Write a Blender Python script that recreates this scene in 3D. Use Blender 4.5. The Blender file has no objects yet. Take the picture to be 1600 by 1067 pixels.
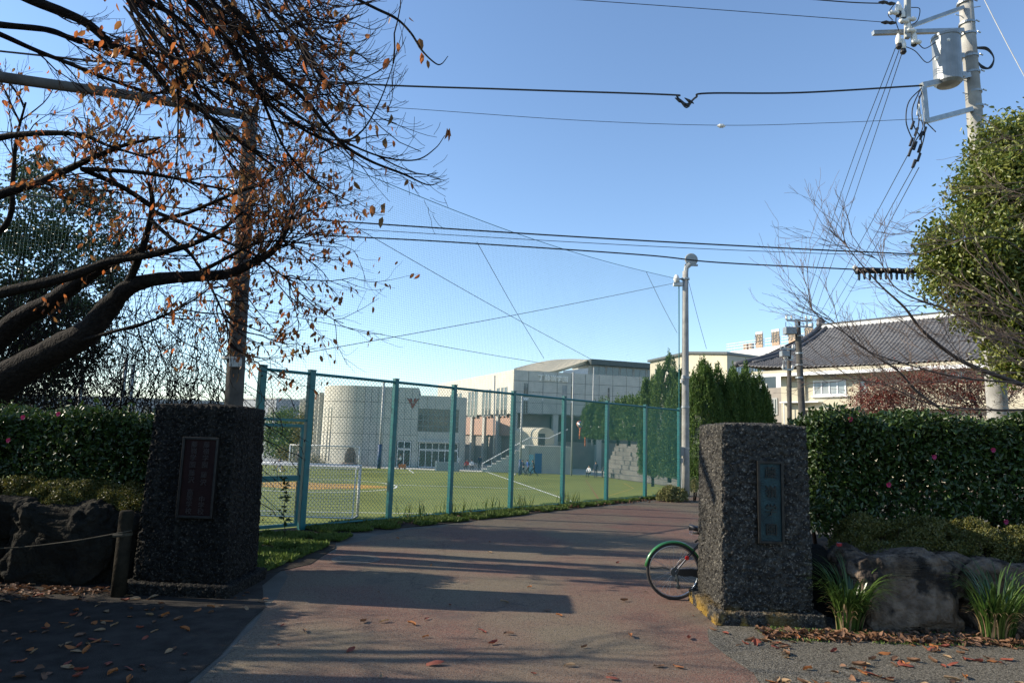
import bpy, bmesh, math, random
import numpy as np
from mathutils import Vector, Matrix, noise
rng = np.random.default_rng(7)
random.seed(7)
R_ = math.radians
scene = bpy.context.scene
col = scene.collection

# ------------------------------------------------------------------ camera, sky, sun, exposure
F = 1067.0; PITCH = math.atan(146.5 / F); ROLL = R_(1.85); CAMH = 1.9
cd = bpy.data.cameras.new('camera'); cam = bpy.data.objects.new('camera', cd); col.objects.link(cam)
cd.sensor_width = 36; cd.lens = 24; cd.clip_start = .05; cd.clip_end = 6000
cam.matrix_world = Matrix.Translation((0, 0, CAMH)) @ Matrix.Rotation(math.pi/2 + PITCH, 4, 'X') @ Matrix.Rotation(ROLL, 4, 'Z')
scene.camera = cam
SUN_EL = R_(28); SUN_AZ = math.atan2(-4.0, 0.28)          # azimuth from +Y towards +X
w = bpy.data.worlds.new('World'); scene.world = w; w.use_nodes = True
nt = w.node_tree; bg = nt.nodes['Background']
sky = nt.nodes.new('ShaderNodeTexSky'); sky.sky_type = 'NISHITA'; sky.sun_disc = False
sky.sun_elevation = SUN_EL; sky.sun_rotation = SUN_AZ % (2*math.pi)
sky.altitude = 0; sky.air_density = 1.0; sky.dust_density = .1; sky.ozone_density = 3.2
nt.links.new(sky.outputs[0], bg.inputs[0]); bg.inputs[1].default_value = .15
sl = bpy.data.lights.new('sun', 'SUN'); sl.energy = 5.0; sl.angle = R_(.53); sl.color = (1, .89, .72)
sun = bpy.data.objects.new('sun', sl); col.objects.link(sun)
sv = Vector((math.sin(SUN_AZ)*math.cos(SUN_EL), math.cos(SUN_AZ)*math.cos(SUN_EL), math.sin(SUN_EL)))
sun.rotation_euler = sv.to_track_quat('Z', 'Y').to_euler()
sun.location = sv * 50
scene.view_settings.view_transform = 'Standard'; scene.view_settings.look = 'None'
scene.view_settings.exposure = 0.7; scene.view_settings.gamma = 1
scene.view_settings.use_curve_mapping = False
scene.cycles.max_bounces = 6; scene.cycles.transparent_max_bounces = 12

# ------------------------------------------------------------------ measuring helpers
_R = (Matrix.Rotation(math.pi/2 + PITCH, 3, 'X') @ Matrix.Rotation(ROLL, 3, 'Z'))
def ray(x, y): return _R @ Vector(((x-800)/F, (533.5-y)/F, -1))
def P(x, y, D):
    v = ray(x, y); return Vector((0, 0, CAMH)) + v * (D / v.y)
def G(x, y, z=0.0):
    v = ray(x, y); return Vector((0, 0, CAMH)) + v * ((z-CAMH) / v.z)
class Fr:                                   # a vertical wall plane: u along, z up, n outwards
    def __init__(s, a, b):
        s.a = Vector((a[0], a[1])); d = Vector((b[0]-a[0], b[1]-a[1])); s.L = d.length; s.d = d.normalized()
        s.n = Vector((s.d.y, -s.d.x))
    def pt(s, u, z, n=0): q = s.a + s.d*u + s.n*n; return Vector((q.x, q.y, z))
    def uz(s, x, y):
        v = ray(x, y); o = Vector((0, 0))
        t = (s.a - o).dot(s.n) / Vector((v.x, v.y)).dot(s.n)
        q = Vector((v.x*t, v.y*t)); return (q - s.a).dot(s.d), CAMH + v.z*t

# ------------------------------------------------------------------ objects
WL = {}
def reg(o, parent, wl):
    col.objects.link(o)
    if parent is not None: o.parent = parent
    WL[o.name] = wl
def thing(name, label, cat, loc=(0, 0, 0), group=None, rz=0):
    o = bpy.data.objects.new(name, None); o.empty_display_size = .1
    o.location = loc; o.rotation_euler = (0, 0, rz); o['label'] = label; o['category'] = cat
    if group: o['group'] = group
    reg(o, None, Vector(loc)); return o
def tag(o, label=None, cat=None, group=None, kind=None):
    if label: o['label'] = label
    if cat: o['category'] = cat
    if group: o['group'] = group
    if kind: o['kind'] = kind
    return o
def mkobj(name, me, parent=None):
    o = bpy.data.objects.new(name, me)
    reg(o, parent, WL[parent.name] if parent is not None else Vector((0, 0, 0))); return o
def setmat(me, m):
    for x in (m if isinstance(m, (list, tuple)) else [m]): me.materials.append(x)
class MB:
    def __init__(s): s.v = []; s.f = []; s.mi = []; s.cur = 0
    def add(s, vs, fs):
        n = len(s.v); s.v += [tuple(q) for q in vs]; s.f += [tuple(i+n for i in q) for q in fs]; s.mi += [s.cur]*len(fs); return s
    def box(s, c, h, rz=0):
        cx, cy, cz = c; hx, hy, hz = h; ca, sa = math.cos(rz), math.sin(rz)
        vs = []
        for sz in (-1, 1):
            for sx, sy in ((-1, -1), (1, -1), (1, 1), (-1, 1)):
                x, y = sx*hx, sy*hy; vs.append((cx+x*ca-y*sa, cy+x*sa+y*ca, cz+sz*hz))
        return s.add(vs, [(3, 2, 1, 0), (4, 5, 6, 7), (0, 1, 5, 4), (1, 2, 6, 5), (2, 3, 7, 6), (3, 0, 4, 7)])
    def fbox(s, fr, u0, u1, z0, z1, n0, n1):
        vs = [fr.pt(u, z, n) for z in (z0, z1) for (u, n) in ((u0, n1), (u1, n1), (u1, n0), (u0, n0))]
        return s.add(vs, [(3, 2, 1, 0), (4, 5, 6, 7), (0, 1, 5, 4), (1, 2, 6, 5), (2, 3, 7, 6), (3, 0, 4, 7)])
    def prism(s, poly, z0, z1):                 # poly ccw list of xy; z1 may be a list
        n = len(poly); zt = z1 if isinstance(z1, (list, tuple)) else [z1]*n; zb = z0 if isinstance(z0, (list, tuple)) else [z0]*n
        vs = [(p[0], p[1], zb[i]) for i, p in enumerate(poly)] + [(p[0], p[1], zt[i]) for i, p in enumerate(poly)]
        fs = [tuple(range(n))[::-1], tuple(range(n, 2*n))] + [(i, (i+1) % n, n+(i+1) % n, n+i) for i in range(n)]
        return s.add(vs, fs)
    def tube(s, pts, r, sides=8, r1=None, cap=True):
        pts = [Vector(q) for q in pts]; n = len(pts); rs = r if isinstance(r, (list, tuple)) else [r + ((r1 if r1 is not None else r) - r)*i/max(1, n-1) for i in range(n)]
        vs = []; up = None
        for i, q in enumerate(pts):
            t = (pts[min(i+1, n-1)] - pts[max(i-1, 0)]).normalized()
            if up is None: up = t.orthogonal().normalized()
            up = (up - t*up.dot(t));  up = up.normalized() if up.length > 1e-6 else t.orthogonal().normalized()
            b = t.cross(up)
            for k in range(sides):
                a = 2*math.pi*k/sides; vs.append(q + (up*math.cos(a) + b*math.sin(a))*rs[i])
        fs = [(i*sides+k, i*sides+(k+1) % sides, (i+1)*sides+(k+1) % sides, (i+1)*sides+k) for i in range(n-1) for k in range(sides)]
        if cap: fs += [tuple(range(sides))[::-1], tuple(range((n-1)*sides, n*sides))]
        return s.add(vs, fs)
    def lathe(s, prof, c=(0, 0, 0), sides=16, axis='z'):
        vs = []
        for r, z in prof:
            for k in range(sides):
                a = 2*math.pi*k/sides; x, y, q = r*math.cos(a), r*math.sin(a), z
                if axis == 'y': x, y, q = x, q, -y
                if axis == 'x': x, y, q = q, x, y
                vs.append((c[0]+x, c[1]+y, c[2]+q))
        n = len(prof); fs = [(i*sides+k, i*sides+(k+1) % sides, (i+1)*sides+(k+1) % sides, (i+1)*sides+k) for i in range(n-1) for k in range(sides)]
        fs += [tuple(range(sides))[::-1], tuple(range((n-1)*sides, n*sides))]
        return s.add(vs, fs)
    def build(s, name, m, parent=None, smooth=False, bevel=0):
        wl = WL[parent.name] if parent is not None else Vector((0, 0, 0))
        me = bpy.data.meshes.new(name)
        me.from_pydata([(a-wl.x, b-wl.y, c-wl.z) for a, b, c in s.v], [], s.f)
        setmat(me, m)
        if isinstance(m, (list, tuple)): me.polygons.foreach_set('material_index', s.mi)
        if smooth: me.polygons.foreach_set('use_smooth', [True]*len(me.polygons))
        me.update()
        o = mkobj(name, me, parent)
        if bevel:
            b = o.modifiers.new('Bevel', 'BEVEL'); b.width = bevel; b.segments = 2; b.limit_method = 'ANGLE'
        return o
def npmesh(name, V, Fc, m, parent=None, smooth=False):      # V (n,3); Fc (k,3|4)
    wl = WL[parent.name] if parent is not None else Vector((0, 0, 0))
    V = np.asarray(V, dtype=np.float32) - np.array(wl[:], dtype=np.float32)
    Fc = np.asarray(Fc, dtype=np.int32); k, c = Fc.shape
    me = bpy.data.meshes.new(name); me.vertices.add(len(V)); me.vertices.foreach_set('co', V.ravel())
    me.loops.add(k*c); me.loops.foreach_set('vertex_index', Fc.ravel())
    me.polygons.add(k); me.polygons.foreach_set('loop_start', np.arange(0, k*c, c, dtype=np.int32))
    me.polygons.foreach_set('loop_total', np.full(k, c, dtype=np.int32))
    if smooth: me.polygons.foreach_set('use_smooth', np.ones(k, dtype=bool))
    setmat(me, m); me.update(calc_edges=True); me.validate()
    return mkobj(name, me, parent)
def sweep(lines, sides=4):      # lines: list of (pts Nx3, radii N) -> V, F
    Vs = []; Fs = []; off = 0
    for pts, rad in lines:
        p = np.asarray(pts, float); n = len(p); r = np.asarray(rad, float)
        t = np.gradient(p, axis=0); t /= np.linalg.norm(t, axis=1)[:, None] + 1e-9
        a = np.where(np.abs(t[:, 2:3]) < .9, np.array([[0, 0, 1.]]), np.array([[1., 0, 0]]))
        a = np.repeat(a[:1], n, 0)
        u = np.cross(t, a); u /= np.linalg.norm(u, axis=1)[:, None] + 1e-9; b = np.cross(t, u)
        ang = np.arange(sides)*2*np.pi/sides
        V = p[:, None, :] + (u[:, None, :]*np.cos(ang)[None, :, None] + b[:, None, :]*np.sin(ang)[None, :, None])*r[:, None, None]
        Vs.append(V.reshape(-1, 3))
        i = np.arange(n-1)[:, None]*sides; k = np.arange(sides)[None, :]; k2 = (k+1) % sides
        Fs.append(np.stack([i+k, i+k2, i+sides+k2, i+sides+k], -1).reshape(-1, 4) + off); off += n*sides
    return np.concatenate(Vs), np.concatenate(Fs)
def crv(pts, n=6):              # smooth a polyline (Catmull-Rom)
    p = np.array([tuple(q) for q in pts], float)
    if len(p) < 3: return p
    q = np.vstack([2*p[0]-p[1], p, 2*p[-1]-p[-2]]); out = []
    for i in range(1, len(q)-2):
        for t in np.linspace(0, 1, n, endpoint=False):
            out.append(.5*((2*q[i]) + (-q[i-1]+q[i+1])*t + (2*q[i-1]-5*q[i]+4*q[i+1]-q[i+2])*t*t + (-q[i-1]+3*q[i]-3*q[i+1]+q[i+2])*t**3))
    out.append(p[-1]); return np.array(out)
def unit(a): return a/(np.linalg.norm(a, axis=-1, keepdims=True)+1e-9)
def leafmesh(name, pts, size, m, parent, dirs=None, spread=1.0, width=.5, fold=.18, kind='stuff', oval=False, flat=0):
    n = len(pts); pts = np.asarray(pts, float)
    d = rng.normal(size=(n, 3));
    if dirs is not None: d = unit(d)*spread + np.asarray(dirs, float)
    d = unit(d)
    if flat: d[:, 2] *= flat; d = unit(d)
    nn = unit(np.cross(d, rng.normal(size=(n, 3))))
    if flat: nn = unit(np.array([0, 0, 1.])+rng.normal(0, .3, (n, 3))); nn = unit(nn-d*np.sum(nn*d, 1)[:, None])
    s = np.cross(d, nn)
    L = (np.asarray(size)*(rng.uniform(.65, 1.25, n)))[:, None]; Wd = L*width
    b = pts; tp = pts + d*L - nn*L*fold*.8; l = pts + d*L*.45 + s*Wd*.5 + nn*L*fold; r = pts + d*L*.45 - s*Wd*.5 + nn*L*fold
    if oval:
        h1 = pts + d*L*.3; h2 = pts + d*L*.68 - nn*L*fold*.25
        V = np.stack([b, h1+s*Wd*.46+nn*L*fold*.8, h2+s*Wd*.42+nn*L*fold*.5, tp, h2-s*Wd*.42+nn*L*fold*.5, h1-s*Wd*.46+nn*L*fold*.8], 1).reshape(-1, 3); i = np.arange(n)[:, None]*6
        Fc = np.concatenate([i+np.array([[0, 5, 4, 3]]), i+np.array([[0, 3, 2, 1]])], 1).reshape(-1, 4)
        o = npmesh(name, V, Fc, m, parent)
        if kind: o['kind'] = kind
        return o
    V = np.stack([b, l, tp, r], 1).reshape(-1, 3); i = np.arange(n)[:, None]*4
    Fc = np.concatenate([i+np.array([[0, 3, 2]]), i+np.array([[0, 2, 1]])], 1).reshape(-1, 3)
    o = npmesh(name, V, Fc, m, parent)
    if kind: o['kind'] = kind
    return o
def straightmesh(name, A, B, r, m, parent, sides=3):   # many straight rods at once
    A = np.asarray(A, float); B = np.asarray(B, float); n = len(A)
    t = unit(B-A); a = np.where(np.abs(t[:, 2:3]) < .9, np.array([[0, 0, 1.]]), np.array([[1., 0, 0]]))
    u = unit(np.cross(t, a)); b = np.cross(t, u); ang = np.arange(sides)*2*np.pi/sides
    ring = (u[:, None]*np.cos(ang)[None, :, None] + b[:, None]*np.sin(ang)[None, :, None])*r
    V = np.concatenate([A[:, None]+ring, B[:, None]+ring], 1).reshape(-1, 3)
    i = np.arange(n)[:, None, None]*2*sides; k = np.arange(sides); k2 = (k+1) % sides
    q = np.stack([k, k2, k2+sides, k+sides], -1)[None]
    return npmesh(name, V, (i+q).reshape(-1, 4), m, parent)
def proj(q):
    v = _R.transposed() @ (Vector(q) - Vector((0, 0, CAMH))); return 800+F*v.x/-v.z, 533.5-F*v.y/-v.z
def nz(p, s=1.0): return noise.noise(Vector(p)*s)

# ------------------------------------------------------------------ materials
def mat(name, c, c2=None, scale=4, rough=.75, bump=0, bscale=60, detail=6, metal=0, island=0, trans=0, coat=0, spec=None, coord='Object', lo=.35, hi=.65, c3=None, scale3=1.0, lo3=.5, hi3=.65, bdist=.02, vor=0):
    m = bpy.data.materials.new(name); m.use_nodes = True; n = m.node_tree.nodes; l = m.node_tree.links
    b = n['Principled BSDF']; b.inputs['Roughness'].default_value = rough; b.inputs['Metallic'].default_value = metal
    if spec is not None: b.inputs['Specular IOR Level'].default_value = spec
    if coat: b.inputs['Coat Weight'].default_value = coat
    tc = n.new('ShaderNodeTexCoord'); cs = None
    def rgb(q): return (q[0], q[1], q[2], 1)
    def nmask(sc, a, z, det=detail):
        t = n.new('ShaderNodeTexNoise'); t.inputs['Scale'].default_value = sc; t.inputs['Detail'].default_value = det
        l.new(tc.outputs[coord], t.inputs['Vector'])
        r = n.new('ShaderNodeMapRange'); r.inputs[1].default_value = a; r.inputs[2].default_value = z
        l.new(t.outputs[0], r.inputs[0]); return r.outputs[0]
    def mix(fac, a, bb):
        x = n.new('ShaderNodeMix'); x.data_type = 'RGBA'; l.new(fac, x.inputs[0])
        for i, q in ((6, a), (7, bb)):
            if isinstance(q, tuple): x.inputs[i].default_value = rgb(q)
            else: l.new(q, x.inputs[i])
        return x.outputs[2]
    if c2 is None: b.inputs['Base Color'].default_value = rgb(c); cs = None
    elif island:
        g = n.new('ShaderNodeNewGeometry'); cs = mix(g.outputs['Random Per Island'], tuple(c), tuple(c2))
    else: cs = mix(nmask(scale, lo, hi), tuple(c), tuple(c2))
    if c3 is not None and cs is not None: cs = mix(nmask(scale3, lo3, hi3), cs, tuple(c3))
    if cs is not None: l.new(cs, b.inputs['Base Color'])
    if bump:
        if vor:
            t = n.new('ShaderNodeTexVoronoi'); t.inputs['Scale'].default_value = bscale
        else:
            t = n.new('ShaderNodeTexNoise'); t.inputs['Detail'].default_value = 4; t.inputs['Scale'].default_value = bscale
        l.new(tc.outputs[coord], t.inputs['Vector'])
        bp = n.new('ShaderNodeBump'); bp.inputs['Strength'].default_value = bump; bp.inputs['Distance'].default_value = bdist
        l.new(t.outputs[0], bp.inputs['Height']); l.new(bp.outputs[0], b.inputs['Normal'])
    if trans:
        tr = n.new('ShaderNodeBsdfTranslucent'); ms = n.new('ShaderNodeMixShader'); ms.inputs[0].default_value = trans
        if cs is not None: l.new(cs, tr.inputs[0])
        else: tr.inputs[0].default_value = rgb(c)
        l.new(b.outputs[0], ms.inputs[1]); l.new(tr.outputs[0], ms.inputs[2]); l.new(ms.outputs[0], n['Material Output'].inputs[0])
    return m
M = {}
MATTE = ('asphalt', 'gravel', 'earth', 'bark', 'rock', 'rock_grey', 'wood', 'shade_ground', 'vine', 'pole_dark', 'twig', 'turf')
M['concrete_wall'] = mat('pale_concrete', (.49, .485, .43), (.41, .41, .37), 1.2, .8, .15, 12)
M['concrete_lit'] = mat('sunlit_concrete', (.54, .51, .42), (.47, .45, .37), .8, .8, .1, 12)  # the wall concrete again, with sunlight put into its colour
M['joint'] = mat('joint_shadow_gap', (.24, .25, .24), (.19, .2, .19), 2, .9)
M['white'] = mat('white_render', (.62, .62, .6), (.56, .56, .54), 1, .7)
M['cream'] = mat('cream_plaster', (.5, .46, .35), (.44, .4, .3), .7, .8, .1, 15)
M['pink'] = mat('pink_tile', (.42, .27, .2), (.35, .23, .18), 3, .7)
M['brownwall'] = mat('brown_wall', (.27, .24, .21), (.22, .2, .18), 1.5, .8)
M['roofmetal'] = mat('tan_roof_metal', (.52, .45, .3), (.46, .4, .27), 2, .5)
M['darkmetal'] = mat('dark_metal', (.05, .06, .06), (.07, .08, .08), 5, .5, metal=.3)
M['glass'] = mat('window_glass', (.035, .05, .055), (.06, .08, .085), 1.5, .08, spec=.9)
M['glass_light'] = mat('curtained_glass', (.32, .35, .36), (.2, .24, .26), 1.2, .12, spec=.8)
M['frame_white'] = mat('white_frame', (.75, .76, .76), rough=.4)
M['frame_grey'] = mat('grey_frame', (.3, .31, .3), rough=.5)
M['tile'] = mat('grey_roof_tile', (.05, .051, .056), (.085, .086, .092), 3, .5, .2, 30, spec=.4)
M['pole_c'] = mat('concrete_pole', (.36, .35, .32), (.26, .255, .235), 5, .85, .3, 50, c3=(.18, .175, .16), scale3=1.6, lo3=.5, hi3=.75)
M['steel'] = mat('galvanised_steel', (.36, .38, .38), (.27, .29, .3), 8, .45, metal=.7)
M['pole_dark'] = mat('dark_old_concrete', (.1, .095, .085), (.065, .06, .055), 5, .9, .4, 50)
M['shade_ground'] = mat('shade_darkened_ground', (.03, .026, .022), (.052, .046, .039), 5, .93, .8, 110, c3=(.06, .054, .046), scale3=90, lo3=.6, hi3=.66, bdist=.015)  # ground left of the drive, foreground shade put into its colour
M['branch_brown'] = mat('brown_branch', (.05, .034, .027), (.075, .052, .042), 20, .85)
M['emblem'] = mat('faded_red_emblem', (.22, .07, .05), rough=.7)
M['steel_pale'] = mat('pale_painted_steel', (.34, .35, .33), (.27, .28, .27), 6, .5)
M['teal'] = mat('teal_fence_paint', (.006, .15, .15), (.009, .115, .12), 8, .42, .1, 40)
M['teal_wire'] = mat('green_coated_wire', (.015, .12, .12), rough=.45)
M['net'] = mat('blue_green_netting', (.02, .13, .14), rough=.6)
M['black'] = mat('black_cable', (.012, .012, .013), rough=.45)
M['rubber'] = mat('black_rubber', (.018, .017, .017), (.03, .028, .027), 30, .7)
M['asphalt'] = mat('grey_asphalt', (.1, .094, .08), (.15, .142, .12), 1.6, .92, .7, 130, c3=(.05, .048, .043), scale3=120, lo3=.55, hi3=.66, bdist=.012)
M['gravel'] = mat('grey_gravel', (.05, .045, .036), (.165, .15, .12), 75, .92, 1.0, 90, detail=3, c3=(.23, .21, .175), scale3=48, lo3=.6, hi3=.66, bdist=.02, lo=.42, hi=.55)
M['redroad'] = None
M['earth'] = mat('dark_soil', (.03, .025, .02), (.05, .042, .032), 6, .95, .8, 30)
M['turf'] = mat('artificial_turf', (.155, .18, .045), (.185, .205, .055), .35, .9, .35, 40, c3=(.13, .15, .036), scale3=.12)
M['turf_orange'] = mat('orange_turf', (.44, .25, .03), (.38, .21, .03), 1, .9)
M['line'] = mat('white_line', (.62, .64, .6), rough=.9)
M['line_red'] = mat('red_line', (.25, .06, .04), rough=.9)
M['line_yellow'] = mat('yellow_line', (.45, .3, .05), rough=.9)
M['farground'] = mat('far_ground', (.17, .17, .15), (.13, .14, .11), .05, .95)
M['grass'] = mat('verge_grass', (.085, .15, .022), (.16, .21, .05), island=1, rough=.6, trans=.3)
M['weed'] = mat('weed_stalk', (.2, .22, .07), (.3, .27, .12), island=1, rough=.7, trans=.3)
M['bark'] = mat('cherry_bark', (.009, .0075, .0065), (.021, .017, .014), 14, .9, 1.0, 24, bdist=.05)
M['twig'] = mat('twig_bark', (.016, .011, .009), (.032, .021, .016), 20, .9, spec=.2)
M['twig_pale'] = mat('pale_twig_bark', (.13, .09, .07), (.18, .13, .1), 20, .8)
M['leaf_orange'] = mat('autumn_leaf', (.42, .12, .035), (.17, .1, .035), island=1, rough=.5, trans=.6)
M['leaf_dark'] = mat('evergreen_leaf', (.022, .045, .01), (.045, .075, .018), island=1, rough=.35, trans=.2)
M['leaf_hedge'] = mat('camellia_leaf', (.016, .04, .008), (.06, .1, .02), island=1, rough=.4, trans=.22)
M['leaf_tree'] = mat('camphor_leaf', (.075, .115, .014), (.21, .22, .045), island=1, rough=.38, trans=.3)
M['azalea'] = mat('azalea_leaf', (.05, .07, .013), (.16, .14, .03), island=1, rough=.5, trans=.25)
M['conifer'] = mat('juniper_foliage', (.035, .09, .012), (.12, .19, .035), island=1, rough=.6, trans=.2)
M['maple'] = mat('red_maple_leaf', (.24, .04, .035), (.14, .07, .04), island=1, rough=.55, trans=.35)
M['vine'] = mat('dead_vine', (.014, .012, .011), (.035, .028, .024), island=1, rough=.8)
M['strap'] = mat('strap_leaf', (.02, .055, .01), (.075, .12, .025), island=1, rough=.35, trans=.25)
M['strap_dry'] = mat('dry_strap_leaf', (.3, .22, .12), (.22, .15, .08), island=1, rough=.7, trans=.25)
M['petal'] = mat('pink_petal', (.5, .05, .16), (.42, .03, .11), 20, .5, trans=.3)
M['rock'] = mat('brown_rock', (.075, .055, .041), (.2, .15, .11), 6, .92, 1.0, 16, c3=(.028, .024, .021), scale3=3.2, lo3=.52, hi3=.6, bdist=.06)
M['rock_grey'] = mat('grey_green_rock', (.013, .0125, .011), (.024, .022, .017), 4, .92, .9, 18, bdist=.05)
M['bronze'] = mat('verdigris_bronze', (.006, .021, .027), (.014, .045, .053), 9, .45, .3, 60, metal=.5)
M['bronze_dark'] = mat('dark_bronze', (.016, .015, .014), (.03, .03, .028), 20, .45, metal=.6)
M['plaque_red'] = mat('dark_red_bronze', (.012, .004, .004), (.018, .007, .006), 12, .7, spec=.15)
M['wood'] = mat('weathered_post', (.014, .012, .008), (.026, .021, .014), 9, .85, .5, 30)
M['rope'] = mat('old_rope', (.045, .038, .024), rough=.9)
M['skin'] = mat('skin', (.42, .26, .18), rough=.6)
M['hair'] = mat('black_hair', (.012, .011, .011), rough=.6)
M['navy'] = mat('navy_cloth', (.02, .03, .07), rough=.85)
M['blue'] = mat('blue_cloth', (.02, .07, .28), rough=.8)
M['whitecloth'] = mat('white_cloth', (.7, .7, .7), rough=.85)
M['darkcloth'] = mat('dark_cloth', (.03, .03, .035), rough=.85)
M['redcloth'] = mat('red_cloth', (.4, .03, .03), rough=.85)
M['yellow'] = mat('yellow_plastic', (.6, .38, .03), rough=.5)
M['orange'] = mat('orange_paint', (.55, .16, .04), rough=.5)
M['bluepad'] = mat('blue_padding', (.012, .045, .12), rough=.6)
M['bluedoor'] = mat('blue_door_paint', (.02, .12, .3), rough=.5)
M['bluelight'] = mat('sunlit_blue_paint', (.25, .5, .6), rough=.6)  # lit side of the blue door, sunlight put into its colour
M['green_paint'] = mat('green_mudguard_paint', (.03, .17, .04), rough=.3, coat=.5)
M['black_paint'] = mat('black_paint', (.008, .009, .01), rough=.45)
M['chrome'] = mat('worn_chrome', (.5, .5, .5), rough=.28, metal=1)
M['saddle'] = mat('black_vinyl', (.014, .016, .022), rough=.45)
M['redglass'] = mat('red_reflector', (.5, .02, .02), rough=.2)
M['ceramic'] = mat('white_ceramic', (.7, .68, .62), rough=.3)
M['trafo'] = mat('grey_transformer_paint', (.26, .275, .28), (.2, .215, .22), 5, .4, metal=.2)
M['sign_wood'] = mat('rusty_board', (.42, .33, .24), (.32, .2, .12), 6, .7)
M['greybuild'] = mat('grey_far_building', (.3, .32, .33), (.25, .27, .28), .6, .8)
M['letter_pale'] = mat('pale_letter', (.95, .93, .85), rough=.6)
M['mirrorglass'] = mat('mirror_face', (.7, .72, .7), rough=.08, metal=1)

for k_ in MATTE: M[k_].node_tree.nodes['Principled BSDF'].inputs['Specular IOR Level'].default_value = .12
# pillar stone, moss and worn red driveway need masks of their own
def pillar_mat(name, base, base2, moss, c3=(.17, .158, .135)):
    m = mat(name, base, base2, 16, .85, 1.0, 34, c3=c3, scale3=42, lo3=.58, hi3=.63, bdist=.05, lo=.45, hi=.55)
    n = m.node_tree.nodes; l = m.node_tree.links; b = n['Principled BSDF']
    src = b.inputs['Base Color'].links[0].from_socket
    tc = n.new('ShaderNodeTexCoord'); sx = n.new('ShaderNodeSeparateXYZ'); l.new(tc.outputs['Object'], sx.inputs[0])
    t = n.new('ShaderNodeTexNoise'); t.inputs['Scale'].default_value = 4; t.inputs['Detail'].default_value = 6; l.new(tc.outputs['Object'], t.inputs['Vector'])
    def math_(op, a, bb, cl=False):
        q = n.new('ShaderNodeMath'); q.operation = op; q.use_clamp = cl
        for i, v in enumerate((a, bb)):
            if isinstance(v, (int, float)): q.inputs[i].default_value = v
            else: l.new(v, q.inputs[i])
        return q.outputs[0]
    # vertical streaks of weathering
    mp = n.new('ShaderNodeMapping'); mp.inputs['Scale'].default_value = (9, 9, .8); l.new(tc.outputs['Object'], mp.inputs[0])
    t2 = n.new('ShaderNodeTexNoise'); t2.inputs['Scale'].default_value = 1; t2.inputs['Detail'].default_value = 4; l.new(mp.outputs[0], t2.inputs['Vector'])
    r2 = n.new('ShaderNodeMapRange'); r2.inputs[1].default_value = .5; r2.inputs[2].default_value = .7; l.new(t2.outputs[0], r2.inputs[0])
    mx = n.new('ShaderNodeMix'); mx.data_type = 'RGBA'; l.new(math_('MULTIPLY', r2.outputs[0], .55), mx.inputs[0]); l.new(src, mx.inputs[6]); mx.inputs[7].default_value = (.035, .033, .028, 1)
    # ochre lichen low on the plinth
    hgt = math_('SUBTRACT', .2, sx.outputs[2]); hgt = math_('MULTIPLY', hgt, 5, True)
    xm = math_('MULTIPLY', math_('SUBTRACT', .55, math_('ABSOLUTE', sx.outputs[0] if moss else 9, 0)), 0)
    mk = math_('MULTIPLY', hgt, math_('MULTIPLY', math_('SUBTRACT', t.outputs[0], .43), 9, True), True)
    mk = math_('MULTIPLY', mk, .85 if moss else .0)
    lf = math_('MULTIPLY', math_('SUBTRACT', .35, sx.outputs[0]), 2.2, True)
    mk = math_('MULTIPLY', mk, lf)
    m2 = n.new('ShaderNodeMix'); m2.data_type = 'RGBA'; l.new(mk, m2.inputs[0]); l.new(mx.outputs[2], m2.inputs[6]); m2.inputs[7].default_value = (.33, .2, .03, 1)
    l.new(m2.outputs[2], b.inputs['Base Color']); b.inputs['Specular IOR Level'].default_value = .15
    return m
M['char'] = mat('dull_bronze_character', (.028, .02, .018), rough=.6)
M['manhole'] = mat('worn_iron', (.075, .066, .055), (.11, .095, .075), 30, .7, .4, 90, metal=.3)
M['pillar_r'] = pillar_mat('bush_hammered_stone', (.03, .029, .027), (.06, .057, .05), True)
M['pillar_l'] = pillar_mat('shaded_bush_hammered_stone', (.007, .007, .0065), (.014, .0133, .012), False, (.06, .055, .047))  # right pillar's stone again, overhead tree shade put into its colour
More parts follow.
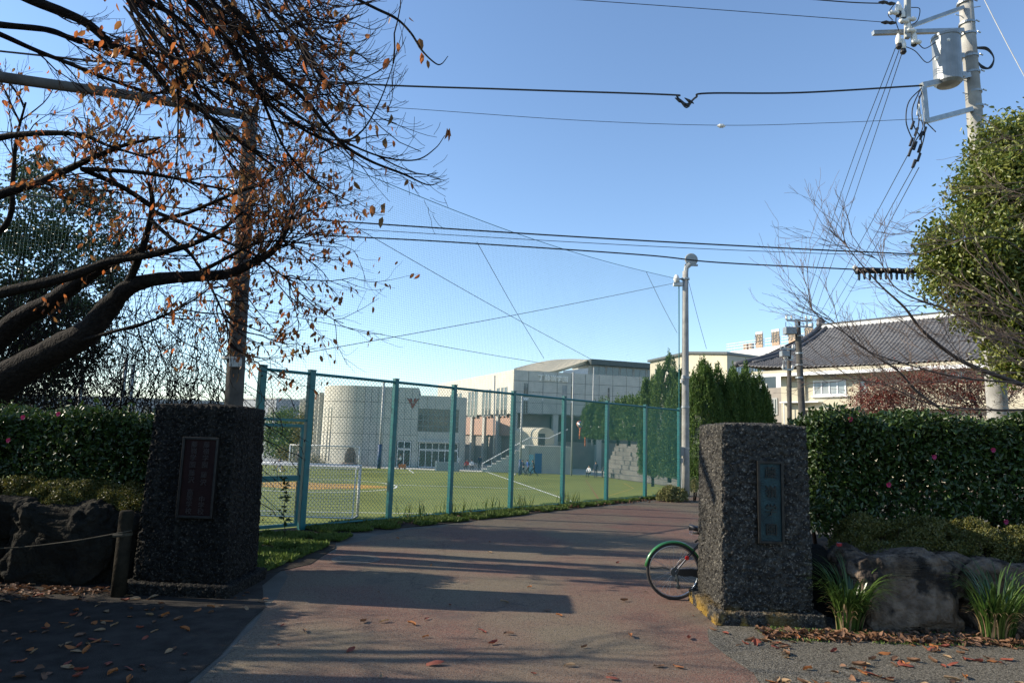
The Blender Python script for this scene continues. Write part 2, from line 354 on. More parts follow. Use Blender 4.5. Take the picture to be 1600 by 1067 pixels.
def road_mat():
    m = mat('worn_red_coating', (.185, .092, .066), (.15, .078, .058), 3, .9, .7, 130, bdist=.012)
    n = m.node_tree.nodes; l = m.node_tree.links; b = n['Principled BSDF']; src = b.inputs['Base Color'].links[0].from_socket
    tc = n.new('ShaderNodeTexCoord')
    def noi(sc, det, a, z, scl=(1, 1, 1)):
        mp = n.new('ShaderNodeMapping'); mp.inputs['Scale'].default_value = scl; l.new(tc.outputs['Object'], mp.inputs[0])
        t = n.new('ShaderNodeTexNoise'); t.inputs['Scale'].default_value = sc; t.inputs['Detail'].default_value = det; l.new(mp.outputs[0], t.inputs['Vector'])
        r = n.new('ShaderNodeMapRange'); r.inputs[1].default_value = a; r.inputs[2].default_value = z; l.new(t.outputs[0], r.inputs[0]); return r.outputs[0]
    def mixc(f, a, c):
        x = n.new('ShaderNodeMix'); x.data_type = 'RGBA'; l.new(f, x.inputs[0]); l.new(a, x.inputs[6])
        x.inputs[7].default_value = (*c, 1); return x.outputs[2]
    s = mixc(noi(.42, 8, .40, .56), src, (.16, .125, .082))      # large patches worn to grey
    s = mixc(noi(95, 2, .52, .64), s, (.2, .17, .135))            # aggregate showing through
    s = mixc(noi(120, 1, .56, .64), s, (.035, .03, .028))
    s = mixc(noi(.9, 5, .62, .75), s, (.075, .063, .058))
    # hairline cracks
    t = n.new('ShaderNodeTexNoise'); t.inputs['Scale'].default_value = 3; t.inputs['Detail'].default_value = 5; l.new(tc.outputs['Object'], t.inputs['Vector'])
    ad = n.new('ShaderNodeVectorMath'); ad.operation = 'ADD'; sc_ = n.new('ShaderNodeVectorMath'); sc_.operation = 'SCALE'; sc_.inputs[3].default_value = .5
    l.new(t.outputs[1], sc_.inputs[0]); l.new(tc.outputs['Object'], ad.inputs[0]); l.new(sc_.outputs[0], ad.inputs[1])
    v = n.new('ShaderNodeTexVoronoi'); v.feature = 'DISTANCE_TO_EDGE'; v.inputs['Scale'].default_value = .38; l.new(ad.outputs[0], v.inputs['Vector'])
    r = n.new('ShaderNodeMapRange'); r.inputs[1].default_value = .0015; r.inputs[2].default_value = .006; r.inputs[3].default_value = .35; r.inputs[4].default_value = 0; l.new(v.outputs[0], r.inputs[0])
    s = mixc(r.outputs[0], s, (.025, .022, .02))
    l.new(s, b.inputs['Base Color']); b.inputs['Specular IOR Level'].default_value = .2; return m
M['redroad'] = road_mat()

# ------------------------------------------------------------------ the setting
def sheet(name, poly, z, m, thick=0):
    b = MB(); n = len(poly)
    if thick: b.prism(poly, z-thick, z)
    else: b.add([(p[0], p[1], z) for p in poly], [tuple(range(n))])
    o = b.build(name, m); o['kind'] = 'structure'; return o
FZ = -2.3
b = MB(); b.lathe([(3500, -2.36), (3500, -2.34)], sides=48); go = b.build('ground', M['farground']); go['kind'] = 'structure'
FA = (-3.88, 13.29); FB = (6.05, 24.2)
fence_fr = Fr(FA, FB)
fd, fn = fence_fr.d, fence_fr.n
def fo(u, n): q = fence_fr.pt(u, 0, n); return (q.x, q.y)
upper = [(-60, -40), (90, -40), (90, 90), (23, 66), (16.5, 62.5), (9.6, 38), fo(15.3, -.35), fo(-1.8, -.35), (-5.4, 12.9), (-60, 12.9)]
sheet('pavement', upper, 0, M['asphalt'], thick=2.33)
# worn red driveway
red = [(-2.05, -6), (1.9, -6), (2.1, 3), (2.2, 6.9), (2.6, 9.5), (4.6, 13), (9.5, 23.5), (30, 36), (60, 50), (60, 60), (20, 44), (8.5, 28), fo(14.3, .55), fo(9, .7), fo(4, .9), fo(1, 1.3), (-2.7, 11.5), (-2.9, 9.6), (-2.5, 7.6), (-2.3, 6), (-2.1, 3)]
# subdivide the border so that it wanders
def wander(poly, amp, step=.35):
    out = []
    for i, a in enumerate(poly):
        c = poly[(i+1) % len(poly)]; L = math.dist(a, c); k = max(1, int(min(L, 12)/step)); nx, ny = (c[1]-a[1])/L, -(c[0]-a[0])/L
        for j in range(k):
            t = j/k; x, y = a[0]+(c[0]-a[0])*t, a[1]+(c[1]-a[1])*t; d = nz((x*1.3, y*1.3, 3))*amp
            out.append((x+nx*d, y+ny*d))
    return out
sheet('driveway', wander(red, .22), .004, M['redroad'])
gr = [(2.15, -4), (12, -4), (12, 8.3), (3.5, 8.3), (2.05, 7.3), (2.0, 6)]
sheet('gravel_strip', wander(gr, .16), .008, M['gravel'])
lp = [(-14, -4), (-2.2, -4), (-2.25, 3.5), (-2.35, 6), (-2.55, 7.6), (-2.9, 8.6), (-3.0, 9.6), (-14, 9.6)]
sheet('dark_ground', wander(lp, .12), .008, M['shade_ground'])  # darker sheet carrying the left foreground's shade in its colour
mq = G(556, 874); t = thing('manhole_cover', 'round worn iron manhole cover set in the driveway near the left pillar', 'manhole', (mq.x, mq.y, 0))
MB().lathe([(.36, .0), (.36, .009), (.33, .0095), (.325, .0065)], (mq.x, mq.y, 0), 32).build('cover_plate', M['manhole'], t)
for k in range(5): w_ = (.3**2-(.12*(k-2))**2)**.5*.9; MB().box((mq.x, mq.y+.12*(k-2), .0085), (w_, .012, .002)).build('tread_bar', M['manhole'], t)
# field
def fieldpt(x, y): q = G(x, y, FZ); return (q.x, q.y)
sheet('sports_field', [(-70, 20), (16, 20), (20, 50), (15.9, 62), (9.3, 79), (-70, 79)], FZ, M['turf'])
def fline(name, a, c, m, wd=.12, z=FZ+.012):
    a = Vector(a); c = Vector(c); d = (c-a).normalized(); nrm = Vector((d.y, -d.x))*wd/2
    o = MB().add([(*(a+nrm), z), (*(c+nrm), z), (*(c-nrm), z), (*(a-nrm), z)], [(3, 2, 1, 0)]).build(name, m); o['kind'] = 'structure'; return o
fline('touch_line', fieldpt(760, 737), fieldpt(912, 790), M['line'], .16)
fline('pitch_line', fieldpt(600, 757), fieldpt(838, 764), M['line'], .16)
fline('goal_line', fieldpt(330, 797), fieldpt(760, 804), M['line'], .12)
fline('far_line', fieldpt(560, 737), fieldpt(760, 737.5), M['line'], .16)
fline('red_line', fieldpt(915, 749), fieldpt(942, 790), M['line_red'], .07)
fline('yellow_line', fieldpt(990, 763), fieldpt(950, 775), M['line_yellow'], .07)
fline('yellow_line', fieldpt(975, 755), fieldpt(990, 763), M['line_yellow'], .07)
fline('short_line', fieldpt(639, 734), fieldpt(646, 739), M['line'], .16)
cc = Vector(fieldpt(497, 758)); cr = abs(fieldpt(626, 759)[0] - cc.x)
b = MB(); N = 64; ell = lambda r, k: (cc.x + r*math.cos(2*math.pi*k/N), cc.y + r*math.sin(2*math.pi*k/N))
vs = [(*ell(cr, k), FZ+.012) for k in range(N)] + [(*ell(cr-.16, k), FZ+.012) for k in range(N)]
b.add(vs, [(k, (k+1) % N, N+(k+1) % N, N+k) for k in range(N)]); o = b.build('centre_circle', M['line']); o['kind'] = 'structure'
b = MB(); vs = []
for k in range(48):
    a = 2*math.pi*k/48; r = cr*.8*(1+.16*math.sin(3*a+.6)+.08*math.sin(7*a)); vs.append((cc.x+r*math.cos(a), cc.y-.5+r*math.sin(a)*.62, FZ+.008))
b.add(vs, [tuple(range(48))]); o = b.build('orange_field_emblem', M['turf_orange']); o['kind'] = 'structure'
sheet('school_yard', [(-70, 79.01), (9.3, 79.01), (24, 85), (24, 140), (-70, 140)], FZ-.01, M['concrete_wall'])
o = sheet('sloping_path', [(-40, 79.5), (-23, 79.5), (-24.5, 88), (-37, 120), (-50, 120)], FZ+.01, M['greybuild'])

# terrace steps
nst = 8; e0 = Vector((10.6, 77)); e1 = Vector((17.2, 60)); dd = (e1-e0).normalized(); pp = Vector((-dd.y, dd.x))
M['step'] = mat('weathered_step_concrete', (.15, .145, .13), (.1, .098, .09), 1.2, .9, .3, 20)
tr = thing('terrace_steps', 'long grey concrete spectator steps rising to the clipped conifers beside the field', 'steps', (e0.x, e0.y, FZ))
for i in range(nst):
    a = e0+pp*.85*i-dd*1.1*i; c = e1+pp*.85*i; h = 3.6/nst
    q = e0+pp*(.85*nst+14); q2 = e1+pp*(.85*nst+6)
    b = MB(); last = i == nst-1
    a2 = (q-dd*9 if last else a+pp*.86); c2 = (q2 if last else c+pp*.86)
    b.prism([tuple(a), tuple(c), tuple(c2), tuple(a2)], FZ, FZ+h*(i+1)); b.build('step', M['step'], tr)

# ------------------------------------------------------------------ gate pillars
def rough_block(b, x0, x1, y0, y1, z0, z1, tx0, tx1, ty0, ty1, step=.012, amp=.012, seed=0, dome=.03):
    """closed box tapering to the top rectangle, surface beaten into pits"""
    nx = max(2, int((x1-x0)/step)); ny = max(2, int((y1-y0)/step)); nzv = max(2, int((z1-z0)/step))
    def face(nu, nv, fn_):
        u = np.linspace(0, 1, nu+1); v = np.linspace(0, 1, nv+1); U, V_ = np.meshgrid(u, v)
        return fn_(U.ravel(), V_.ravel()), nu, nv
    def pos(a, c, t):            # a along x 0..1, c along y, t up
        X0 = x0+(tx0-x0)*t; X1 = x1+(tx1-x1)*t; Y0 = y0+(ty0-y0)*t; Y1 = y1+(ty1-y1)*t
        zz = z0+(z1-z0)*t + np.where(t > .999, dome*(np.sin(np.pi*np.clip(a, 0, 1))*np.sin(np.pi*np.clip(c, 0, 1)))**.5, 0)
        return np.stack([X0+(X1-X0)*a, Y0+(Y1-Y0)*c, zz], 1)
    one = lambda q: np.ones_like(q); zero = lambda q: np.zeros_like(q)
    faces = [face(nx, nzv, lambda u, v: pos(u, zero(u), v)), face(ny, nzv, lambda u, v: pos(one(u), u, v)),
             face(nx, nzv, lambda u, v: pos(1-u, one(u), v)), face(ny, nzv, lambda u, v: pos(zero(u), 1-u, v)),
             face(nx, ny, lambda u, v: pos(u, v, one(u)))]
    V = []; Fq = []; off = 0
    for p, nu, nv in faces:
        i = np.arange(nv)[:, None]*(nu+1)+np.arange(nu)[None, :]
        Fq.append(np.stack([i, i+1, i+nu+2, i+nu+1], -1).reshape(-1, 4)+off); V.append(p); off += len(p)
    V = np.concatenate(V); Fq = np.concatenate(Fq)
    c = np.array([(x0+x1)/2, (y0+y1)/2, (z0+z1)/2]); out = np.zeros_like(V)
    for i, p in enumerate(V):
        v = Vector(p)+Vector((seed, 0, 0))
        h = noise.noise(v*27); h2 = noise.noise(v*60+Vector((5, 5, 5))); g = noise.noise(v*4)
        pit = -max(0, .08-h)*3.6 + .9*h2
        out[i] = (amp*(pit + g*.7))
    d = V-c; sc = np.abs(d)/np.array([(x1-x0)/2, (y1-y0)/2, (z1-z0)/2])
    w_ = np.clip((sc-.8)/.2, 0, 1)**3
    dirn = unit(np.sign(d)*w_+1e-6*d)
    # rounded, chipped arrises
    ed = np.sort(w_, axis=1)[:, 1]
    V = V + dirn*out - dirn*(ed[:, None]**2)*.022
    return V, Fq
def pillar(name, label, x0, y0, wd, dp, H_, rz, m, seed, taper=.05):
    t = thing(name, label, 'gate pillar', (x0+wd/2, y0+dp/2, 0), 'gate pillars', 0)
    hx, hy = wd/2, dp/2
    V, Fq = rough_block(None, -hx, hx, -hy, hy, .12, H_, -hx+taper, hx-taper, -hy+taper*.6, hy-taper*.6, seed=seed)
    rot = np.array([[math.cos(rz), -math.sin(rz), 0], [math.sin(rz), math.cos(rz), 0], [0, 0, 1]])
    o = npmesh('shaft', (V@rot.T)+np.array([t.location.x, t.location.y, 0]), Fq, m, t, smooth=False)
    V, Fq = rough_block(None, -hx-.09, hx+.09, -hy-.1, hy+.1, -.02, .145, -hx-.085, hx+.085, -hy-.095, hy+.095, step=.016, amp=.008, seed=seed+9, dome=0)
    o2 = npmesh('plinth', (V@rot.T)+np.array([t.location.x, t.location.y, 0]), Fq, m, t)
    return t
def textmesh(s, size, ext):
    cu = bpy.data.curves.new('t', 'FONT'); cu.body = s; cu.size = size; cu.extrude = ext; cu.align_x = 'CENTER'; cu.align_y = 'CENTER'; cu.resolution_u = 2
    o = bpy.data.objects.new('t', cu); col.objects.link(o); bpy.context.view_layer.update()
    me = bpy.data.meshes.new_from_object(o.evaluated_get(bpy.context.evaluated_depsgraph_get()))
    bpy.data.objects.remove(o); return me
def letters(fr, chars, spots, size, ext, m, parent, n, name='character'):
    for ch, (u, z) in zip(chars, spots):
        me = textmesh(ch, size, ext); setmat(me, m) if not me.materials else me.materials.clear() or me.materials.append(m)
        o = mkobj(name, me, parent); q = fr.pt(u, z, n); wl = WL[parent.name]
        o.location = q-wl; o.rotation_euler = (math.pi/2, 0, math.atan2(fr.d.y, fr.d.x))
PR = pillar('gate_pillar', 'right hand rough stone gate pillar with blue green bronze plaque, bicycle behind it', 2.31, 7.55, 1.0, .95, 2.1, 0, M['pillar_r'], 3, .03)
PL = pillar('gate_pillar', 'left hand shade-darkened stone gate pillar with dark red two column plaque', -4.2, 8.0, 1.08, .95, 2.13, R_(-2), M['pillar_l'], 40, .06)
# right plaque
def mkplaque(name, label, y, c0, c1, mface, mframe, tilt=0):
    fr = Fr((0, y), (1, y)); (u0, zt), (u1, zb) = fr.uz(*c0), fr.uz(*c1)
    t = MB().fbox(fr, u0, u1, zb, zt, -.06, .012).build('plaque', mface, tilt); t['label'] = label
    fw = .028
    for a in ((u0-fw, u0, zb-fw, zt+fw), (u1, u1+fw, zb-fw, zt+fw), (u0, u1, zt, zt+fw), (u0, u1, zb-fw, zb)):
        MB().fbox(fr, *a, -.06, .034).build('frame_bar', mframe, t, bevel=.004)
    return t, fr, u0, u1, zb, zt
t, fr, u0, u1, zb, zt = mkplaque('bronze_plaque', 'tall verdigris bronze plaque with four raised characters on the right gate pillar', 7.55, (1186, 724), (1221, 845), M['bronze'], M['bronze_dark'], PR)
hh = zt-zb; um = (u0+u1)/2
letters(fr, '藤嶺学園', [(um+.004, zt-hh*k) for k in (.125, .375, .615, .865)], .135, .007, M['bronze_dark'], t, .018)
t, fr, u0, u1, zb, zt = mkplaque('bronze_plaque', 'tall dark red bronze plaque with two columns of small characters on the left gate pillar', 7.985, (291, 686), (329, 806), M['plaque_red'], M['bronze_dark'], PL)
hh = zt-zb; wdt = u1-u0
letters(fr, '藤嶺学園藤沢中学校', [(u0+wdt*.69, zt-hh*k) for k in (.07, .16, .25, .34, .47, .57, .79, .87, .95)], .075, .005, M['char'], t, .016)
letters(fr, '藤嶺学園藤沢高等学校', [(u0+wdt*.30, zt-hh*k) for k in (.07, .16, .25, .34, .45, .54, .70, .78, .86, .95)], .075, .005, M['char'], t, .016)

# ------------------------------------------------------------------ green fence, gate and net
fz = 3.02
upx = [(479, 600), (613, 600), (706, 600), (800, 600), (880, 600), (948, 700), (1008, 700), (1061, 700)]
us = [fence_fr.uz(x, 700)[0] for x, _ in upx]
uL = fence_fr.uz(409, 600)[0]
fence = thing('chain_link_fence', 'tall teal chain link fence running along the sports field from gate to pole', 'fence', (FA[0], FA[1], 0))
for i, u in enumerate([uL]+us):
    wd = .05 if i > 1 else .06
    MB().fbox(fence_fr, u-wd, u+wd, -.05, fz, -wd, wd).build('post', M['teal'], fence, bevel=.008)
    MB().fbox(fence_fr, u-wd-.006, u+wd+.006, fz, fz+.02, -wd-.006, wd+.006).build('post_cap', M['teal'], fence)
ends = [uL]+us
for a, c in zip(ends[:-1], ends[1:]):
    MB().tube([fence_fr.pt(a+.05, fz-.06, .0), fence_fr.pt(c-.05, fz-.06, .0)], .03, 8).build('top_rail', M['teal'], fence)
    if c > 1: MB().tube([fence_fr.pt(a+.05, .08, .0), fence_fr.pt(c-.05, .08, .0)], .02, 6).build('bottom_rail', M['teal'], fence)
def diag(fr, u0, u1, z0, z1, pitch, n, r, m, parent, name):
    A = []; B = []; Hh = z1-z0; L = u1-u0
    k = pitch/ .78
    for sgn in (1, -1):
        s0 = -Hh
        for i in range(int((L+Hh)/k)+1):
            c = s0+i*k
            a = max(0, c); e = min(L, c+Hh)
            if e-a < .02: continue
            za, ze = a-c, e-c
            if sgn > 0: p, q = fr.pt(u0+a, z0+za, n), fr.pt(u0+e, z0+ze, n)
            else: p, q = fr.pt(u1-a, z0+za, n+.004), fr.pt(u1-e, z0+ze, n+.004)
            A.append(p); B.append(q)
    o = straightmesh(name, A, B, r, m, parent); o['kind'] = 'stuff'; return o
diag(fence_fr, us[0], us[-1], .06, fz-.06, .068, -.045, .0037, M['teal_wire'], fence, 'chain_link_mesh')
diag(fence_fr, uL, us[0], 2.02, fz-.06, .068, -.045, .0037, M['teal_wire'], fence, 'chain_link_mesh')
# pedestrian gate between the pillar and the first tall post
gate = thing('fence_gate', 'teal framed chain link gate in the fence beside the left pillar', 'gate', (FA[0], FA[1], 0))
g0, g1 = us[0]-1.25, us[0]-.1
for (a, c, z0, z1) in ((g0, g1, 1.92, 1.98), (g0, g1, .92, 1.02), (g0, g1, .08, .14), (g1-.05, g1, .14, 1.92), (g0, g0+.05, .14, 1.92)):
    MB().fbox(fence_fr, a, c, z0, z1, -.03, .03).build('gate_bar', M['teal'], gate, bevel=.005)
MB().fbox(fence_fr, uL, us[0]-.06, 2.03, 2.08, -.03, .03).build('middle_rail', M['teal'], fence)
MB().tube([fence_fr.pt(g0+.1, .95, -.01), fence_fr.pt(g1-.1, .15, -.01)], .006, 5).build('brace_wire', M['teal_wire'], gate)
diag(fence_fr, g0+.05, g1-.05, .14, 1.92, .068, -.02, .0037, M['teal_wire'], gate, 'chain_link_mesh')
# poles
def conc_pole(name, label, p0, p1, r0, r1, cat='pole', group=None, m=None):
    p0 = Vector(p0); p1 = Vector(p1); t = thing(name, label, cat, p0, group)
    MB().tube([p0+(p1-p0)*k/6 for k in range(7)], r0, 20, r1=r1).build('pole_shaft', m or M['pole_c'], t, smooth=True)
    return t
u_pr = fence_fr.uz(1071, 700)[0]; prp = fence_fr.pt(u_pr, 0, 0)
Dp = prp.y
polR = conc_pole('net_pole', 'tall grey concrete net pole with round floodlight at the right end of the fence', P(1071, 781, Dp), P(1071, 424, Dp), .15, .105, group='net poles')
Dl = 12.1
plb = P(352, 850, Dl); plb.z = 0; plt = P(392, 170, Dl)
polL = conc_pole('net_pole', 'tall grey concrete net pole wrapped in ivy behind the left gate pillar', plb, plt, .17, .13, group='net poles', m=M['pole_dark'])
# net
uNL = fence_fr.uz(385, 600)[0]-.3; uNR = u_pr-.15
zNL = fence_fr.uz(392, 190)[1]; zNR = fence_fr.uz(1066, 435)[1]
net = thing('safety_net', 'fine blue green safety net hung high above the teal fence', 'net', (FA[0], FA[1], 3))
sp = .052; A = []; B = []; off = -.16
k = int((uNR-uNL)/sp)
for i in range(k+1):
    u = uNL+i*sp; zt = zNL+(zNR-zNL)*(u-uNL)/(uNR-uNL)
    sag = -.35*math.sin(math.pi*(u-uNL)/(uNR-uNL)); bow = .1*math.sin(u*1.1)
    A.append(fence_fr.pt(u, .3, off+bow)); B.append(fence_fr.pt(u+.02*math.sin(u*3), zt+sag, off+bow*.3))
for j in range(int((max(zNL, zNR)-.3)/sp)):
    z = .3+j*sp
    # end where the sloping head rope is
    n_seg = 24
    prev = None
    for s in range(n_seg+1):
        u = uNL+(uNR-uNL)*s/n_seg; zt = zNL+(zNR-zNL)*s/n_seg-.35*math.sin(math.pi*s/n_seg)
        q = fence_fr.pt(u, z-.06*math.sin(math.pi*s/n_seg), off+.1*math.sin(u*1.1)*(1-.7*z/zt)) if z < zt else None
        if prev is not None and q is not None: A.append(prev); B.append(q)
        prev = q
o = straightmesh('net_mesh', A, B, .0015, M['net'], net); o['kind'] = 'stuff'
MB().tube([fence_fr.pt(uNL+(uNR-uNL)*s/24, zNL+(zNR-zNL)*s/24-.35*math.sin(math.pi*s/24), off) for s in range(25)], .009, 6).build('head_rope', M['net'], net)
MB().tube([fence_fr.pt(uNR, 0, off), fence_fr.pt(uNR, zNR, off)], .02, 6).build('side_rope', M['teal_wire'], net)
net2 = thing('safety_net', 'safety net panel behind the left hedge, overgrown with dead vines', 'net', (-9, 12.6, 0))
fr2 = Fr((-17, 12.6), (-5.2, 12.6)); A = []; B = []
for i in range(int(fr2.L/.07)): A.append(fr2.pt(i*.07, .2, 0)); B.append(fr2.pt(i*.07, 7.4, 0))
for j in range(int(7.2/.07)): A.append(fr2.pt(0, .2+j*.07, 0)); B.append(fr2.pt(fr2.L, .2+j*.07, 0))
o = straightmesh('net_mesh', A, B, .0018, M['net'], net2); o['kind'] = 'stuff'
MB().tube([fr2.pt(0, 7.4), fr2.pt(fr2.L, 7.4)], .01, 6).build('head_rope', M['net'], net2)
# ------------------------------------------------------------------ buildings
def D2(px_, D): q = P(px_, 690, D); return (q.x, q.y)
def window(fr, parent, u0, u1, z0, z1, n, cols=2, rows=1, glass='glass', fm='frame_grey', t=.09, depth=.05):
    f = MB()
    for a in ((u0, u1, z0, z0+t), (u0, u1, z1-t, z1)): f.fbox(fr, *a, n, n+depth)
    for c in range(cols+1):
        x = u0+(u1-u0-t)*c/cols; f.fbox(fr, x, x+t, z0+t, z1-t, n, n+depth-.004)
    for r in range(1, rows):
        z = z0+(z1-z0)*r/rows; f.fbox(fr, u0+t, u1-t, z-t*.4, z+t*.4, n, n+depth-.008)
    w_ = f.build('window', M[fm], parent)
    for c in range(cols):
        x = u0+(u1-u0-t)*c/cols
        for r in range(rows):
            MB().fbox(fr, x+t, x+(u1-u0-t)/cols, z0+(z1-z0)*r/rows+t*.3, z0+(z1-z0)*(r+1)/rows-t*.3, n-.02, n+.012).build('pane', M[glass], w_)
    return w_
def wbox(fr, pa, pb):                       # two photo corners -> u0,u1,z0,z1 on the wall
    (u0, za), (u1, zb) = fr.uz(*pa), fr.uz(*pb); return min(u0, u1), max(u0, u1), min(za, zb), max(za, zb)
def panels(fr, parent, u0, u1, z0, z1, cols, rows, n0, n1, m, skip=(), gap=.05):
    du = (u1-u0)/cols; dz = (z1-z0)/rows
    for c in range(cols):
        for r in range(rows):
            a = (u0+du*c+gap/2, u0+du*(c+1)-gap/2, z0+dz*r+gap/2, z0+dz*(r+1)-gap/2)
            if any(a[0] < s[1] and a[1] > s[0] and a[2] < s[3] and a[3] > s[2] for s in skip): 
                for s in skip:      # cut round an opening: keep the strips beside, above and below
                    if a[0] < s[1] and a[1] > s[0] and a[2] < s[3] and a[3] > s[2]:
                        q = []
                        if s[0]-a[0] > .1: q.append((a[0], s[0], a[2], a[3]))
                        if a[1]-s[1] > .1: q.append((s[1], a[1], a[2], a[3]))
                        x0, x1 = max(a[0], s[0]), min(a[1], s[1])
                        if s[2]-a[2] > .1: q.append((x0, x1, a[2], s[2]))
                        if a[3]-s[3] > .1: q.append((x0, x1, s[3], a[3]))
                        for k in q: MB().fbox(fr, *k, n0, n1).build('panel', m, parent)
                        break
                continue
            MB().fbox(fr, *a, n0, n1).build('panel', m, parent)
# --- round cornered building
RB = thing('round_corner_building', 'pale concrete school building with a rounded corner and a red emblem, behind the field', 'building', (-12, 84, FZ))
a = Vector(D2(566, 83)); c = Vector(D2(728, 84.4)); rf = Fr(a, c)
dirw = Vector((-.39, .92)).normalized()
r_ = 5.6; nrm = rf.n
cen = a - nrm*r_
th1 = math.atan2(dirw.x*0+(-dirw.y), 0)  # unused
def arcpt(t, rr=r_):
    a0 = math.atan2(nrm.y, nrm.x); a1 = math.atan2(-.39, -.92)   # outward normal of the left wing
    if a1 > a0: a1 -= 2*math.pi
    q = a0+(a1-a0)*t; return (cen.x+rr*math.cos(q), cen.y+rr*math.sin(q))
H1 = 7.25; H2 = 6.35
ulow = rf.uz(655, 610)[0]
pl = [arcpt(1-k/14) for k in range(15)]
mid = rf.pt(ulow, 0); wl_ = Vector(pl[0])+dirw*9
back = [rf.pt(ulow, 0, -16)]
pl_hi = pl + [(mid.x, mid.y), (back[0].x, back[0].y), (back[0].x-9, back[0].y+2)]
b = MB(); b.prism([(x, y) for x, y in pl_hi], FZ, H1); b.build('rounded_block', M['joint'], RB)
# curved panels
NP = 7
for k in range(NP):
    for r in range(5):
        z0 = FZ+(H1-FZ)/5*r+.03; z1 = FZ+(H1-FZ)/5*(r+1)-.03+(.05 if r == 4 else 0)
        poly = [arcpt((k+.012+j*(.976)/3)/NP, r_+.06) for j in range(4)]; inn = [arcpt((k+.012+j*(.976)/3)/NP, r_-.03) for j in range(4)]
        # order ccw
        MB().prism(poly+inn[::-1], z0, z1).build('panel', M['concrete_lit'], RB)
ent1 = wbox(rf, (620, 688), (642, 727)); ent2 = wbox(rf, (654, 690), (716, 727)); glz = wbox(rf, (654, 638), (716, 676))
for e in (ent1, ent2): pass
ent1 = (ent1[0], ent1[1], FZ, ent1[3]); ent2 = (ent2[0], ent2[1], FZ, ent2[3])
panels(rf, RB, 0, ulow, FZ, H1+.05, 8, 5, -.03, .06, M['concrete_wall'], [ent1])
low = [(mid.x, mid.y)]
e_ = rf.pt(rf.L-.9, 0); e2_ = rf.pt(rf.L, 0, -1.4); e3_ = rf.pt(rf.L, 0, -12); e4_ = rf.pt(ulow, 0, -12)
MB().prism([tuple(mid[:2]), tuple(e_[:2]), tuple(rf.pt(rf.L-.25, 0, -.45)[:2]), tuple(e2_[:2]), tuple(e3_[:2]), tuple(e4_[:2])], FZ, H2).build('lower_block', M['concrete_wall'], RB)
panels(rf, RB, ulow+.05, rf.L-.9, FZ, H2+.04, 5, 4, -.03, .06, M['concrete_wall'], [ent2, glz])
# glass block screen: a grid of square lights
nu, nv = 8, 4; u0, u1, z0, z1 = glz
g = MB().fbox(rf, u0, u1, z0, z1, -.2, .005).build('screen_frame', M['joint'], RB)
for i in range(nu):
    for j in range(nv):
        a0 = u0+(u1-u0)*i/nu+.07; a1 = u0+(u1-u0)*(i+1)/nu-.07; b0 = z0+(z1-z0)*j/nv+.07; b1 = z0+(z1-z0)*(j+1)/nv-.07
        MB().fbox(rf, a0, a1, b0, b1, -.05, .03).build('glass_block', M['glass'], g)
for e, cs in ((ent1, 2), (ent2, 6)):
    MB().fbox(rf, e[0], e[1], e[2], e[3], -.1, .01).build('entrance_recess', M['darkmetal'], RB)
    window(rf, RB, e[0]+.1, e[1]-.1, e[2]+.05, e[2]+2.1, .012, cs, 1, 'glass', 'frame_white', .08)
    window(rf, RB, e[0]+.1, e[1]-.1, e[2]+2.15, e[3]-.05, .012, cs, 1, 'glass', 'frame_white', .08)
MB().fbox(rf, ent2[0], ent2[1], ent2[3], ent2[3]+.12, .06, .5).build('entrance_canopy', M['white'], RB)
# emblem: two pointed wings over a drop
eu, ez = rf.uz(645, 629); b = MB()
def ext(poly, n0, n1, b=b):
    k = len(poly); vs = [rf.pt(eu+x, ez+z, n1) for x, z in poly]+[rf.pt(eu+x, ez+z, n0) for x, z in poly]
    b.add(vs, [tuple(range(k)), tuple(range(k, 2*k))[::-1]]+[(i, k+i, k+(i+1) % k, (i+1) % k) for i in range(k)])
ext([(0, -.75), (.28, -.2), (.12, .05), (0, -.15), (-.12, .05), (-.28, -.2)], .05, .12)
ext([(-.1, .1), (-.35, -.1), (-.75, .55), (-.35, .38), (-.3, .6), (-.1, .4)], .05, .12)
ext([(.1, .1), (.1, .4), (.3, .6), (.35, .38), (.75, .55), (.35, -.1)], .05, .12)
b.build('wall_emblem', M['emblem'], RB)
# wing receding on the left
wq = Vector(pl[0])+dirw*.3; wf = Fr(tuple(wq+dirw*28), tuple(wq)); HW = 6.2
MB().prism([tuple(wf.pt(0, 0)[:2]), tuple(wf.pt(wf.L, 0)[:2]), tuple(wf.pt(wf.L, 0, -14)[:2]), tuple(wf.pt(0, 0, -14)[:2])], FZ, HW).build('side_wing', M['concrete_lit'], RB)
for k in range(7):
    u = wf.L-3.6*k-.5
    MB().fbox(wf, u-.3, u, FZ, HW+.3, .0, .55).build('pilaster', M['concrete_lit'], RB)
    for z0, z1 in ((-1.6, .3), (1.6, 4.3)):
        window(wf, RB, u-3.3, u-.6, z0, z1, .01, 3, 1, 'glass', 'frame_white', .12)
for x in (506, 513, 520):     # three tall slots in the curved lit wall
    t_ = {506: .86, 513: .73, 520: .64}[x]
    q = arcpt(t_, r_+.065); q2 = arcpt(t_-.035, r_+.065); q3 = arcpt(t_-.035, r_-.1); q4 = arcpt(t_, r_-.1)
    MB().prism([q, q2, q3, q4], FZ+.4, 4.6).build('slot_window', M['glass'], RB)
